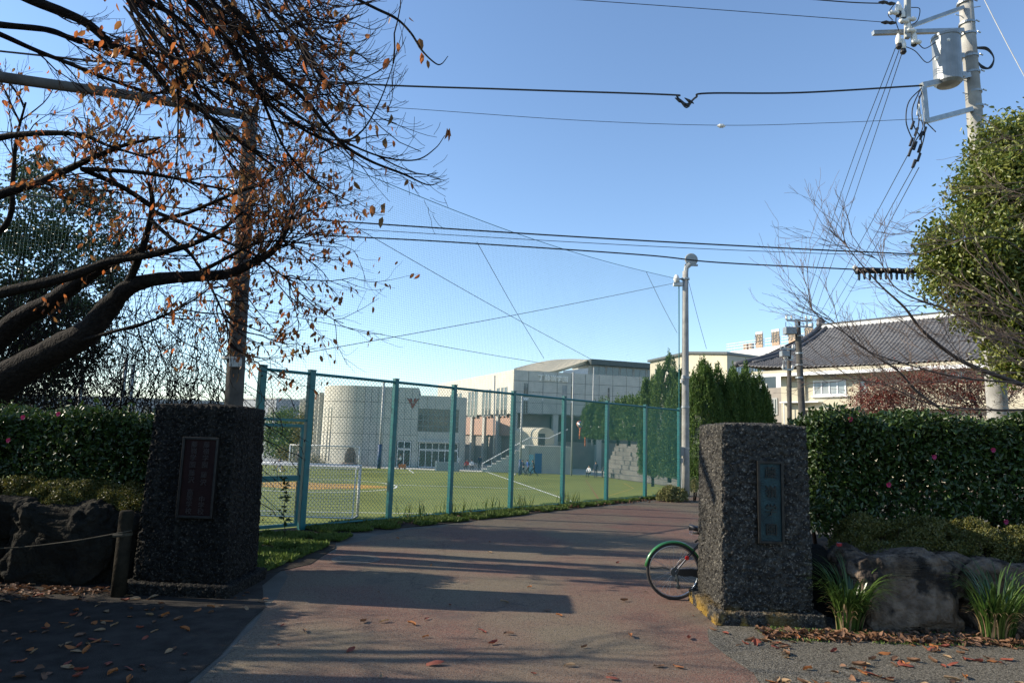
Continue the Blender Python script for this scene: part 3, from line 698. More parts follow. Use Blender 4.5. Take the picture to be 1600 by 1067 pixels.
# --- main building
MBd = thing('main_school_building', 'large school building with raised lettering, overhanging upper floors and curved tan roof', 'building', (0, 90, FZ))
cor = Vector(D2(800, 90)); ffr = Fr(cor, cor+Vector((.97, .25)).normalized()*30)      # shaded front
lfr = Fr(cor+Vector((-.39, .92)).normalized()*34, cor)                                 # lit side
ZT = ffr.uz(800, 578)[1]; ZO = ffr.uz(805, 645)[1]
def q2(v): return (v.x, v.y)
A_ = q2(lfr.pt(0, 0)); B_ = q2(cor.to_3d()); C_ = q2(ffr.pt(30, 0)); D_ = q2(ffr.pt(30, 0)+Vector((-13, 31, 0)))
MBd_b = MB().prism([A_, B_, C_, D_], ZO, ZT).build('upper_storeys', M['joint'], MBd)
ins = 1.6
MB().prism([q2(lfr.pt(0, 0, -.5)), q2(lfr.pt(lfr.L-.5, 0, -.5)-Vector((ffr.n.x, ffr.n.y, 0))*1.2), q2(ffr.pt(30, 0, -ins)), D_], FZ, ZO).build('lower_storey', M['brownwall'], MBd)
MB().fbox(lfr, 0, lfr.L-.9, 1.8, ZO-.02, -.48, -.3).build('pink_tile_band', M['pink'], MBd)
for k in range(7): u = lfr.L-.01-5.2*k; MB().fbox(lfr, u-.8, u, FZ, ZO-.004, -.7, -.02).build('column', M['concrete_wall'], MBd)
for k in range(1, 5): u = 6.2*k; MB().fbox(ffr, u-.6, u+.1, FZ, ZO-.004, -.8, -.02).build('column', M['concrete_wall'], MBd)
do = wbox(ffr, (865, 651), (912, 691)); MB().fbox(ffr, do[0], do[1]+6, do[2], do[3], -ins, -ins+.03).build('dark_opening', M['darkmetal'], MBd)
# front windows with their measured places
ws = []
for x0, x1 in ((818, 826), (831, 836), (841, 849), (878, 886), (891, 896), (900, 908), (949, 953)):
    y0 = 598+ (x0-818)*.055; u0, u1, _, z1 = wbox(ffr, (x0, y0), (x1, y0+10)); z0 = z1-4.1
    if x0 == 949: z0 = z1-1.6
    ws.append((u0, u1, z0, z1))
panels(ffr, MBd, 0, 30, ZO, ZT+.05, 15, 4, -.03, .07, M['concrete_wall'], ws, .07)
for i, (u0, u1, z0, z1) in enumerate(ws):
    g = 'glass' if i != 3 else 'glass_light'
    if i == 6: window(ffr, MBd, u0, u1, z0, z1, .0, 1, 2, g); continue
    window(ffr, MBd, u0, u1, z0, z0+1.8, .0, 2 if u1-u0 > .5 else 1, 1, g)
    window(ffr, MBd, u0, u1, z0+2.2, z1, .0, 2 if u1-u0 > .5 else 1, 1, g)
    MB().fbox(ffr, u0, u1, z0+1.82, z0+2.18, -.03, .05).build('sill', M['frame_white'], MBd)
wl2 = []
for x0, x1 in ((705, 709), (713, 716), (719, 722), (733, 736), (738, 741), (743, 747), (755, 758), (760, 763), (765, 768), (777, 781), (784, 787), (789, 793)):
    u0, u1, _, _2 = wbox(lfr, (x0, 610), (x1, 620)); zt_ = ZT-2.1; wl2.append((u0, u1, zt_-3.9, zt_))
MB().fbox(lfr, 0, lfr.L, ZO-.1, ZT+.05, -.03, .05).build('lit_wall_face', M['concrete_lit'], MBd)
for u0, u1, z0, z1 in wl2: window(lfr, MBd, u0, u1, z0, z1, .052, 1, 3, 'glass', 'frame_grey', .07)
lt = [ffr.uz(x, y) for x, y in ((844.5, 590.5), (855, 591.3), (864, 592), (873, 592.8), (882.5, 593.5))]
letters(ffr, '丁藤嶺学園', lt, .85, .08, M['letter_pale'], MBd, .15)
# curved roof
pa = [P(803, 575.5, 91), P(832, 568, 97), P(862, 562.5, 101), P(892, 560.8, 104), P(920, 561.5, 104)]
pb = [P(803, 577.5, 90.6), P(820, 579, 90.9), P(842, 579.5, 91.3), P(865, 579.5, 91.7), P(920, 562.5, 100)]
vs = []; n_ = len(pa)
ca = crv(pa, 4); cb = crv(pb, 4)
for x, y in zip(ca, cb): vs += [tuple(x), tuple(y)]
k = len(ca); vs += [(v[0], v[1]+.3, v[2]-.35) for v in vs]
b = MB(); b.add(vs, [(2*i, 2*i+1, 2*i+3, 2*i+2) for i in range(k-1)]+[(2*k+2*i, 2*k+2*i+2, 2*k+2*i+3, 2*k+2*i+1) for i in range(k-1)]
    + [(2*i+1, 2*k+2*i+1, 2*k+2*i+3, 2*i+3) for i in range(k-1)])
b.build('curved_roof', M['roofmetal'], MBd)
cf = Fr(D2(919, 100), D2(1030, 104))
ze = cf.uz(920, 562)[1]
MB().fbox(cf, -.3, 18, ze-.75, ze, -6, 1.2).build('roof_eave', M['darkmetal'], MBd)
MB().fbox(cf, 0, 18, 8, ze-.75, -6, -.1).build('clerestory_wall', M['concrete_wall'], MBd)
for k in range(7): window(cf, MBd, .6+2.3*k, .6+2.3*k+2.1, ze-2.2, ze-.85, -.09, 2, 1, 'glass', 'frame_grey', .08)
MB().prism([q2(P(880, 583, 93)), q2(P(919, 583, 95)), q2(P(919, 583, 99)), q2(P(900, 583, 99))], ZT, [ZT+.4, ZT+1.1, ZT+1.1, ZT+.6]).build('roof_side_wall', M['white'], MBd)
# --- dugout, stair and storage block in front of it
dg = thing('stair_block', 'grey concrete stair and storage block with a blue door beside the field', 'shed', (4, 78, FZ))
sf = Fr(D2(827, 79.2), D2(893, 80.2)); zt = sf.uz(860, 697)[1]
MB().fbox(sf, 0, sf.L, FZ, zt, -4, 0).build('block_wall', M['concrete_wall'], dg)
u0, u1, z0, z1 = wbox(sf, (836, 708), (846, 736)); MB().fbox(sf, u0, u1, FZ+.02, z1, .0, .06).build('door', M['bluedoor'], dg)
MB().fbox(sf, -.06, .55, FZ, FZ+2.1, -.5, .08).build('door_lit_side', M['bluelight'], dg)  # sunlit side of the door, painted as a lighter blue piece
sA = Vector(D2(755, 79)); sB = Vector(D2(827, 79)); s2 = Fr(sA, sB)
for k in range(10):
    u0 = s2.L/10*k; MB().fbox(s2, u0, u0+s2.L/10, FZ, FZ+(zt-FZ)*(k+1)/10, -1.6, 0).build('stair_step', M['concrete_wall'], dg)
MB().tube([s2.pt(0, FZ+.9, 0), s2.pt(s2.L, zt+.9, 0)], .045, 6).build('handrail', M['frame_white'], dg)
for k in range(6): u = s2.L*k/5; z = FZ+(zt-FZ)*k/5; MB().tube([s2.pt(u, z, 0), s2.pt(u, z+.9, 0)], .025, 5).build('handrail_post', M['frame_white'], dg)
MB().tube([sf.pt(0, zt+.9, 0), sf.pt(sf.L*.45, zt+.9, 0), sf.pt(sf.L*.9, zt+2, 0)], .045, 6).build('handrail', M['frame_white'], dg)
dm = thing('domed_porch', 'small pale porch with a barrel shaped roof above the storage block', 'porch', (4, 83, FZ))
df = Fr(D2(840, 83), D2(866, 83.4)); zb = df.uz(850, 697)[1]; zm = df.uz(850, 678)[1]; zr = df.uz(852, 668)[1]
prof = [(0, zb), (df.L, zb), (df.L, zm)]+[(df.L*(.5+.5*math.cos(math.pi*k/10)), zm+(zr-zm)*math.sin(math.pi*k/10)) for k in range(1, 10)]+[(0, zm)]
vs = [df.pt(u, z, 0) for u, z in prof]+[df.pt(u-2.2, z, -3) for u, z in prof]; k = len(prof)
MB().add(vs, [tuple(range(k)), tuple(range(k, 2*k))[::-1]]+[(i, k+i, k+(i+1) % k, (i+1) % k) for i in range(k)]).build('vault', M['cream'], dm)
MB().fbox(df, .1, .9, zb+.02, zb+1.5, .0, .05).build('doorway', M['darkmetal'], dm)
MB().prism([q2(df.pt(0, 0, 0)), q2(df.pt(df.L, 0, 0)), q2(df.pt(df.L-2, 0, -3)), q2(df.pt(-2, 0, -3))], FZ, zb-.004).build('base_wall', M['concrete_wall'], dm)
# --- cream building behind the junipers
CB = thing('cream_building', 'cream two storey building with dark roof edge rising behind the juniper row', 'building', (18, 60, 0))
k1 = P(1136, 554, 60); k0 = P(1016, 566, 69); km = P(1076, 553, 64.5); k2_ = P(1212, 563, 70)
bk = (k0.x+16, k0.y+10); zs = [k0.z, km.z, k1.z, k2_.z, k2_.z]
poly = [(k0.x, k0.y), (km.x, km.y), (k1.x, k1.y), (k2_.x, k2_.y), bk]
MB().prism(poly, -.5, zs).build('wall', M['cream'], CB)
ctr = Vector((sum(p[0] for p in poly)/5, sum(p[1] for p in poly)/5))
po = [tuple(ctr+(Vector(p)-ctr)*1.04) for p in poly]
MB().prism(po, zs, [z+.22 for z in zs]).build('roof', M['darkmetal'], CB)
cf1 = Fr((k0.x, k0.y), (km.x, km.y)); cf2 = Fr((k1.x, k1.y), (k2_.x, k2_.y)); cf0 = Fr((km.x, km.y), (k1.x, k1.y))
u0, u1, z0, z1 = wbox(cf1, (1024, 578), (1031, 592)); window(cf1, CB, u0, u1, z0, z1, .01, 2, 1)
u0, u1, z0, z1 = wbox(cf0, (1098, 570), (1110, 580)); window(cf0, CB, u0, u1, z0, z1, .01, 2, 1)
for x in (1150, 1163, 1176, 1189): u0, u1, z0, z1 = wbox(cf2, (x, 572), (x+9, 583)); window(cf2, CB, u0, u1, z0, z1, .01, 2, 1)
# --- long white building with roof boards
WB = thing('white_roof_building', 'long bright white building with railings and big character boards on its roof', 'building', (35, 110, 0))
w0 = P(1134, 551, 112); w1 = P(1300, 528.5, 94); wfr = Fr((w0.x, w0.y), (w1.x, w1.y)); zw = (w0.z+w1.z)/2
MB().fbox(wfr, 0, wfr.L+3, -1, zw, -10, 0).build('wall', M['white'], WB)
for k in range(7):
    x = 1178+k*13; u0, u1, z0, z1 = wbox(wfr, (x, 558-.1*k), (x+10, 566)); window(wfr, WB, u0, u1, z0-.5, z1, .01, 2, 1, 'glass', 'frame_white', .1)
MB().fbox(wfr, wfr.uz(1195, 550)[0], wfr.uz(1200, 550)[0], 4, wfr.uz(1198, 552)[1], 0, .6).build('downpipe_box', M['white'], WB)
r = MB()
for k in range(34): u = wfr.L*k/33; MB().tube([wfr.pt(u, zw, -.2), wfr.pt(u, zw+1.35, -.2)], .035, 4).build('railing_post', M['frame_white'], WB)
for zz in (.5, .95, 1.35): MB().tube([wfr.pt(0, zw+zz, -.2), wfr.pt(wfr.L, zw+zz, -.2)], .035, 4).build('railing_bar', M['frame_white'], WB)
for ch, x0, x1, y0, y1 in (('翔', 1181, 1192, 528, 546), ('藤', 1206, 1218, 524, 543), ('祭', 1232, 1244, 520, 539), ('館', 1258, 1271, 516, 536)):
    u0, u1, z0, z1 = wbox(wfr, (x0, y0), (x1, y1)); z0 = zw+.05; z1 = z0+2.15
    bd = MB().fbox(wfr, u0, u1, z0, z1, -.1, .05).build('sign_board', M['sign_wood'], WB)
    MB().fbox(wfr, u0, u1, z1, z1+.35, -.1, .05).build('board_top', M['white'], bd)
    letters(wfr, ch, [((u0+u1)/2, (z0+z1)/2+.1)], 1.8, .02, M['darkmetal'], bd, .08)
for x0, x1 in ((1158, 1164), (1167, 1171)):
    u0, u1, _, _2 = wbox(wfr, (x0, 540), (x1, 545)); MB().fbox(wfr, u0, u1, zw, zw+1.1, -1, -.4).build('roof_unit', M['sign_wood'], WB)
# --- tiled roof building
JB = thing('tiled_roof_hall', 'cream hall with a sweeping grey tiled roof and white ridge behind the right hedge', 'building', (20, 36, 0))
E0 = Vector((15, 41)); ed = Vector((.66, -.75)).normalized(); en = Vector((ed.y, -ed.x)); en = -en if en.y > 0 else en    # en faces the viewer
en = Vector((-.75, -.66)).normalized(); jf = Fr(tuple(E0+ed*.9-en*.9), tuple(E0+ed*34-en*.9))
ZE = 6.15; ZR = 9.5; DEP = 6.6
MB().fbox(jf, .2, 33, -.3, ZE+.1, -11, 0).build('wall', M['cream'], JB)
MB().fbox(jf, -1.5, 34, ZE-.12, ZE+.06, -.3, .82).build('eave_board', M['cream'], JB)
MB().fbox(jf, -1.5, 34, ZE-.3, ZE-.124, .7, .86).build('gutter', M['frame_white'], JB)
# roof surface as tile courses and rolls
def roofp(t, s):            # t metres along the eave, s 0 eave..1 ridge
    z = ZE+.1+(ZR-ZE)*(.62*s+.38*s*s); lift = .35*math.exp(-max(0, t+1)/2.2)*(1-s)
    q = E0+ed*t-en*(DEP*s); return q.x, q.y, z+lift
def tl(s): return .8-2.4*(1-s)**1.6
courses = 30; TW = .24; V = []; Fq = []; ncol = int(36/TW*6)
tt = np.linspace(-1.8, 34, ncol)
for c in range(courses):
    s0, s1 = c/courses, (c+1)/courses; base = len(V)
    rows = []
    for (s, dz) in ((s0, .0), (s0, .065), (s1, .02)):
        row = []
        for t in tt:
            te = max(t, tl(s)); x, y, z = roofp(te, s); ph = (te/TW) % 1
            wave = .055*max(0, math.cos(2*math.pi*(ph-.25)))**.6 - .02*(1-abs(math.cos(math.pi*ph)))
            row.append((x, y, z+dz+(wave if t > tl(s) else 0)))
        rows.append(row)
    for r in rows: V += r
    for k in range(2):
        i = np.arange(ncol-1)+base+k*ncol; Fq.append(np.stack([i, i+1, i+ncol+1, i+ncol], -1))
o = npmesh('roof_tiles', V, np.concatenate(Fq), M['tile'], JB); o['kind'] = 'stuff'
rp = lambda t, s, up: Vector(roofp(t, s))+Vector((0, 0, up))
MB().tube([rp(tl(k/10)-.05, k/10, .1) for k in range(11)], .19, 8).build('hip_ridge', M['tile'], JB, smooth=True)
MB().tube([rp(tl(k/10)+.42, k/10, .08) for k in range(1, 11)], .12, 8).build('hip_ridge', M['tile'], JB, smooth=True)
for k in range(9):
    a = rp(.9+k*3.7, 1, .02); c = rp(.9+(k+1)*3.7, 1, .02)
    q = Fr((a.x, a.y), (c.x, c.y)); MB().fbox(q, 0, q.L-.02, ZR-.05, ZR+.3, -.2, .16).build('ridge_course', M['white'], JB)
    MB().fbox(q, 0, q.L-.02, ZR+.304, ZR+.37, -.26, .22).build('ridge_cap', M['tile'], JB)
a = rp(.8, 1, 0); MB().lathe([(.16, -.1), (.3, .15), (.24, .45), (.1, .65)], (a.x, a.y, ZR+.2), 8).build('ridge_end_tile', M['tile'], JB)
# back slope and gable close the roof
ridgeA = Vector(roofp(.8, 1)); bkE = [Vector((*(E0+ed*t-en*(DEP*2)), ZE)) for t in (-.5, 34)]; rE = Vector(roofp(34, 1)); fA = Vector(roofp(-1.2, 0))
MB().add([ridgeA, rE, bkE[1], bkE[0], fA, ridgeA-Vector((0, 0, .2)), bkE[0]-Vector((0, 0, .2))], [(0, 3, 2, 1), (0, 4, 3)]).build('back_roof', M['tile'], JB)
u0, u1, z0, z1 = wbox(jf, (1271, 595), (1323, 617)); wq_ = window(jf, JB, u0, u1, z0, z1, .01, 4, 1, 'glass_light', 'frame_white', .07)
MB().fbox(jf, u0-.1, u1+.1, z0-.1, z0-.004, .0, .15).build('sill', M['frame_white'], JB)
u0, u1, z0, z1 = wbox(jf, (1341, 593), (1355, 612)); window(jf, JB, u0, u1, z0, z1, .01, 1, 1, 'glass_light', 'frame_grey', .06)
u0, u1, z0, z1 = wbox(jf, (1286, 583), (1309, 590)); window(jf, JB, u0, u1, z0, z1, .01, 2, 1, 'glass_light', 'cream', .05)
u0, u1, z0, z1 = wbox(jf, (1470, 576), (1510, 592)); window(jf, JB, u0, u1, z0, z1, .01, 4, 1, 'glass_light', 'frame_white', .06)
for x in (1222, 1250, 1334, 1412): u0 = jf.uz(x, 600)[0]; MB().fbox(jf, u0, u0+.35, 0, ZE-.13, .0, .14).build('pilaster', M['cream'], JB)
u0, _, z0, _2 = (*jf.uz(1262, 640), 0, 0); zz = jf.uz(1262, 641)[1]; MB().fbox(jf, u0, 20, zz, zz+.1, .0, .4).build('ledge', M['cream'], JB)
u0, u1, z0, z1 = wbox(jf, (1237, 591), (1243, 595)); MB().fbox(jf, u0, u1, z0, z1, .01, .08).build('wall_lamp', M['sign_wood'], JB)
zz = jf.uz(1225, 630)[1]; MB().fbox(jf, .1, 2.4, zz, zz+.06, 0, .5).build('door_canopy', M['frame_white'], JB)
MB().tube([jf.pt(.35, zz, .45), jf.pt(.35, 0, .45)], .025, 6).build('canopy_post', M['frame_white'], JB)
# low link building in the shade beside it
LB = thing('link_building', 'low shaded building part between the junipers and the tiled hall', 'building', (13, 44, 0))
lf = Fr(D2(1180, 47), D2(1224, 45)); MB().fbox(lf, 0, lf.L, 0, 5.6, -6, 0).build('wall', M['brownwall'], LB)
MB().fbox(lf, -.3, lf.L, 3.1, 3.3, 0, .8).build('canopy_roof', M['tile'], LB)
u0, u1, z0, z1 = wbox(lf, (1206, 622), (1216, 648)); window(lf, LB, u0, u1, z0, z1, .01, 2, 1)
u0, u1, z0, z1 = wbox(lf, (1185, 600), (1200, 610)); window(lf, LB, u0, u1, z0, z1, .01, 3, 1, 'glass_light')
# --- far left buildings
def simple_building(label, x0, x1, ytop, D, D2_, m, rows=2, cols=8, name='far_building'):
    a = P(x0, ytop, D); c = P(x1, ytop, D2_); f = Fr((a.x, a.y), (c.x, c.y)); z = a.z
    t = thing(name, label, 'building', (a.x, a.y, FZ)); MB().fbox(f, 0, f.L, FZ, z, -12, 0).build('wall', m, t)
    MB().fbox(f, -.1, f.L+.1, z, z+.25, -12.1, .12).build('parapet', M['concrete_wall'], t)
    for r in range(rows):
        for k in range(cols):
            u = f.L*(k+.2)/cols; zz = FZ+1+(z-FZ)*r/rows; window(f, t, u, u+f.L/cols*.6, zz, zz+(z-FZ)/rows*.5, .02, 2, 1, 'glass', 'frame_grey', .12)
    return t
simple_building('long blue grey building far behind the left hedge and vines', 20, 330, 617, 150, 150, M['greybuild'], 2, 14)
simple_building('pale grey building block just right of the left pillar top', 376, 432, 624, 128, 122, M['greybuild'], 2, 4)
simple_building('dark grey gable end next to the pale far block', 432.5, 458, 626, 123, 126, M['brownwall'], 1, 2)
# ------------------------------------------------------------------ far poles, goals, mirror, benches
def thin_pole(label, xb, yb, xt, yt, D, r, pad=0, m='steel_pale', z0=FZ, gp='thin poles round the field', box=False):
    a = P(xb, yb, D); a.z = z0; c = P(xt, yt, D)
    t = thing('field_pole', label, 'pole', a, gp)
    MB().tube([a, c], r, 10).build('pole_shaft', M[m], t, smooth=True)
    if pad: MB().tube([a, a+Vector((0, 0, pad))], r+.09, 10).build('pole_pad', M['bluepad'], t, smooth=True)
    MB().lathe([(r+.02, 0), (r+.02, .05), (r*.5, .1)], tuple(c), 10).build('pole_cap', M['frame_grey'], t)
    return t
thin_pole('pale net pole with blue padded foot in front of the round corner building', 592, 727, 600, 596, 79, .13, 2.7)
thin_pole('thin pole in front of the lit wall of the main building', 771, 730, 773, 588, 84, .09)
thin_pole('white pole with blue foot left of the stairs', 813, 728, 816, 616, 76, .11, 1.6)
thin_pole('white pole rising in front of the main facade windows', 893, 730, 896, 582, 77, .1)
thin_pole('slim pole against the right half of the main facade', 925, 690, 928, 575, 84, .09, z0=1.2)
thin_pole('grey pole behind the left hedge, left of a pair', 186, 690, 197, 562, 32, .09)
thin_pole('grey pole behind the left hedge, right of a pair', 201, 690, 208, 572, 32, .09)
thin_pole('grey pole deep in the vines left of the pair', 121, 690, 129, 575, 36, .11)
def goal(label, xr, yr, H_, D, wdt, xl=None, flip=1):
    a = P(xr, yr, D); a.z = FZ; t = thing('football_goal', label, 'goal', a, 'football goals')
    L = wdt; x0 = a.x-L; y = a.y; z = FZ; r = .07
    MB().tube([(a.x, y, z), (a.x, y, z+H_)], r, 10).build('goal_post', M['white'], t, smooth=True)
    MB().tube([(x0, y, z), (x0, y, z+H_)], r, 10).build('goal_post', M['white'], t, smooth=True)
    MB().tube([(x0-r, y, z+H_), (a.x+r, y, z+H_)], r, 10).build('crossbar', M['white'], t, smooth=True)
    dpt = 1.9*flip
    for x in (x0, a.x):
        MB().tube([(x, y, z+H_), (x, y-dpt*.45, z+H_-.1), (x, y-dpt*.55, z+.03), (x, y, z+.03)], .03, 8).build('side_stay', M['white'], t)
    MB().tube([(x0, y-dpt*.55, z+.03), (a.x, y-dpt*.55, z+.03)], .03, 8).build('back_bar', M['white'], t)
    A = []; B = []; s = .13
    def yy(zz): return y-dpt*.45-(dpt*.1)*(1-(zz-z)/(H_-.1))
    for k in range(int(L/s)+1): x = x0+k*s; A.append((x, yy(z), z)); B.append((x, yy(z+H_-.1), z+H_-.1)); A.append((x, y, z+H_)); B.append((x, y-dpt*.45, z+H_-.1))
    for k in range(int(H_/s)): zz = z+k*s; A.append((x0, yy(zz), zz)); B.append((a.x, yy(zz), zz))
    for k in range(int(1/s)): q = y-dpt*.45*k*s; A.append((x0, q, z+H_-.05*k*s)); B.append((a.x, q, z+H_-.05*k*s))
    for k in range(int(H_/s)):
        zz = z+k*s
        for x in (x0, a.x): A.append((x, y, zz)); B.append((x, yy(zz), zz))
    o = straightmesh('goal_net', A, B, .0105 if D < 50 else .008, M['white'], t); o['kind'] = 'stuff'
goal('near white football goal with net, seen from behind through the fence', 558, 807, 2.44, 34.6, 7.32)
goal('far white football goal in front of the round corner building', 560, 727, 2.44, 74, 7.4, flip=-1)
# small things at the far side of the field
def at(px_, D, z=FZ): q = P(px_, 700, D); return Vector((q.x, q.y, z))
p = at(548, 81.5); t = thing('stone_monument', 'dark rounded stone monument on a base in front of the curved wall', 'monument', p)
MB().lathe([(1.0, 0), (1.05, .3), (.8, .45)], tuple(p), 12).build('base_stone', M['rock'], t)
V = []; b = MB(); prof = [(.62, .4), (.66, 1.1), (.55, 1.7), (.3, 2.1), (.05, 2.25)]; b.lathe(prof, tuple(p), 12); o = b.build('standing_stone', M['rock_grey'], t, smooth=True)
p = at(700, 78); t = thing('low_wall_block', 'long low grey windbreak board with a white end in front of the entrance', 'barrier', p)
f = Fr(tuple(at(681, 78)[:2]), tuple(at(719, 78)[:2])); MB().fbox(f, .2, f.L, FZ, FZ+1, -.4, 0).build('board', M['greybuild'], t); MB().fbox(f, 0, .19, FZ, FZ+1.05, -.4, .02).build('end_panel', M['white'], t)
p = at(717.5, 79); t = thing('small_sign_post', 'small white sign on a thin post at the right end of the low barrier', 'sign', p)
MB().tube([p, p+Vector((0, 0, 1.3))], .03, 6).build('post', M['frame_white'], t); MB().box(p+Vector((0, -.05, 1.35)), (.2, .02, .14)).build('sign_plate', M['white'], t)
p = at(630, 79); t = thing('ball_cart', 'orange wire ball cart at the far edge of the field', 'cart', p)
MB().box(p+Vector((0, 0, .35)), (.38, .3, .2)).build('basket', M['orange'], t); MB().tube([p+Vector((-.3, 0, .5)), p+Vector((-.35, 0, 1.1))], .025, 6).build('handle', M['frame_white'], t)
for sx in (-.3, .3): MB().lathe([(.1, -.03), (.1, .03)], tuple(p+Vector((sx, 0, .1))), 10, 'y').build('wheel', M['rubber'], t)
p = at(602, 79); t = thing('corner_post', 'short white post at the foot of the round corner building', 'post', at(603, 79)); MB().tube([at(603, 79), at(602, 79, FZ+1.3)], .05, 6).build('post', M['white'], t)
p = P(905, 686, 80); t = thing('traffic_mirror', 'round traffic mirror on an orange post at the stair head', 'mirror', p)
q = P(907, 663, 80); MB().tube([p, q], .07, 8).build('post', M['orange'], t)
MB().lathe([(.42, .0), (.45, .03), (.45, .1), (.3, .16)], tuple(q), 20, 'y').build('rim', M['orange'], t, smooth=True)
MB().lathe([(.38, .005), (.3, .05), (.02, .09)], (q.x, q.y-.12, q.z), 20, 'y').build('mirror_face', M['mirrorglass'], t, smooth=True)
p = P(915, 697, 78); t = thing('orange_railing', 'orange and white metal railing posts at the head of the steps', 'railing', p)
for k, (x, h) in enumerate(((914, 1.9), (917, 1.5), (925, 1.2), (932, 1.2))):
    a = P(x, 697, 78); MB().tube([a, a+Vector((0, 0, h))], .05, 6).build('railing_post', M['orange'] if k < 1 else M['frame_grey'], t)
a = P(914, 697, 78); c = P(932, 697, 78); MB().tube([a+Vector((0, 0, 1.15)), c+Vector((0, 0, 1.15))], .035, 6).build('railing_bar', M['frame_grey'], t)
b0 = at(810, 77); t = thing('field_bench', 'low bench at the field edge beside the running players', 'bench', b0)
MB().box(b0+Vector((0, 0, .45)), (.9, .2, .03)).build('seat', M['frame_grey'], t)
for s in (-.8, .8): MB().box(b0+Vector((s, 0, .21)), (.03, .18, .21)).build('leg', M['frame_grey'], t)
b0 = P(805, 738, 74); b0.z = FZ+.11; t = tag(MB().lathe([(.11*math.sin(math.pi*k/8)+.001, -.11*math.cos(math.pi*k/8)) for k in range(9)], tuple(b0), 12).build('football', M['white'], smooth=True), 'white football lying left of the three running players', 'ball')
b0 = at(443, 68, FZ); t = tag(MB().lathe([(.3, 0), (.28, .12), (.1, .5), (.02, .52)], tuple(b0), 10).build('marker_cone', M['yellow'], smooth=True), 'yellow marker next to the kneeling player near the left pillar', 'cone')

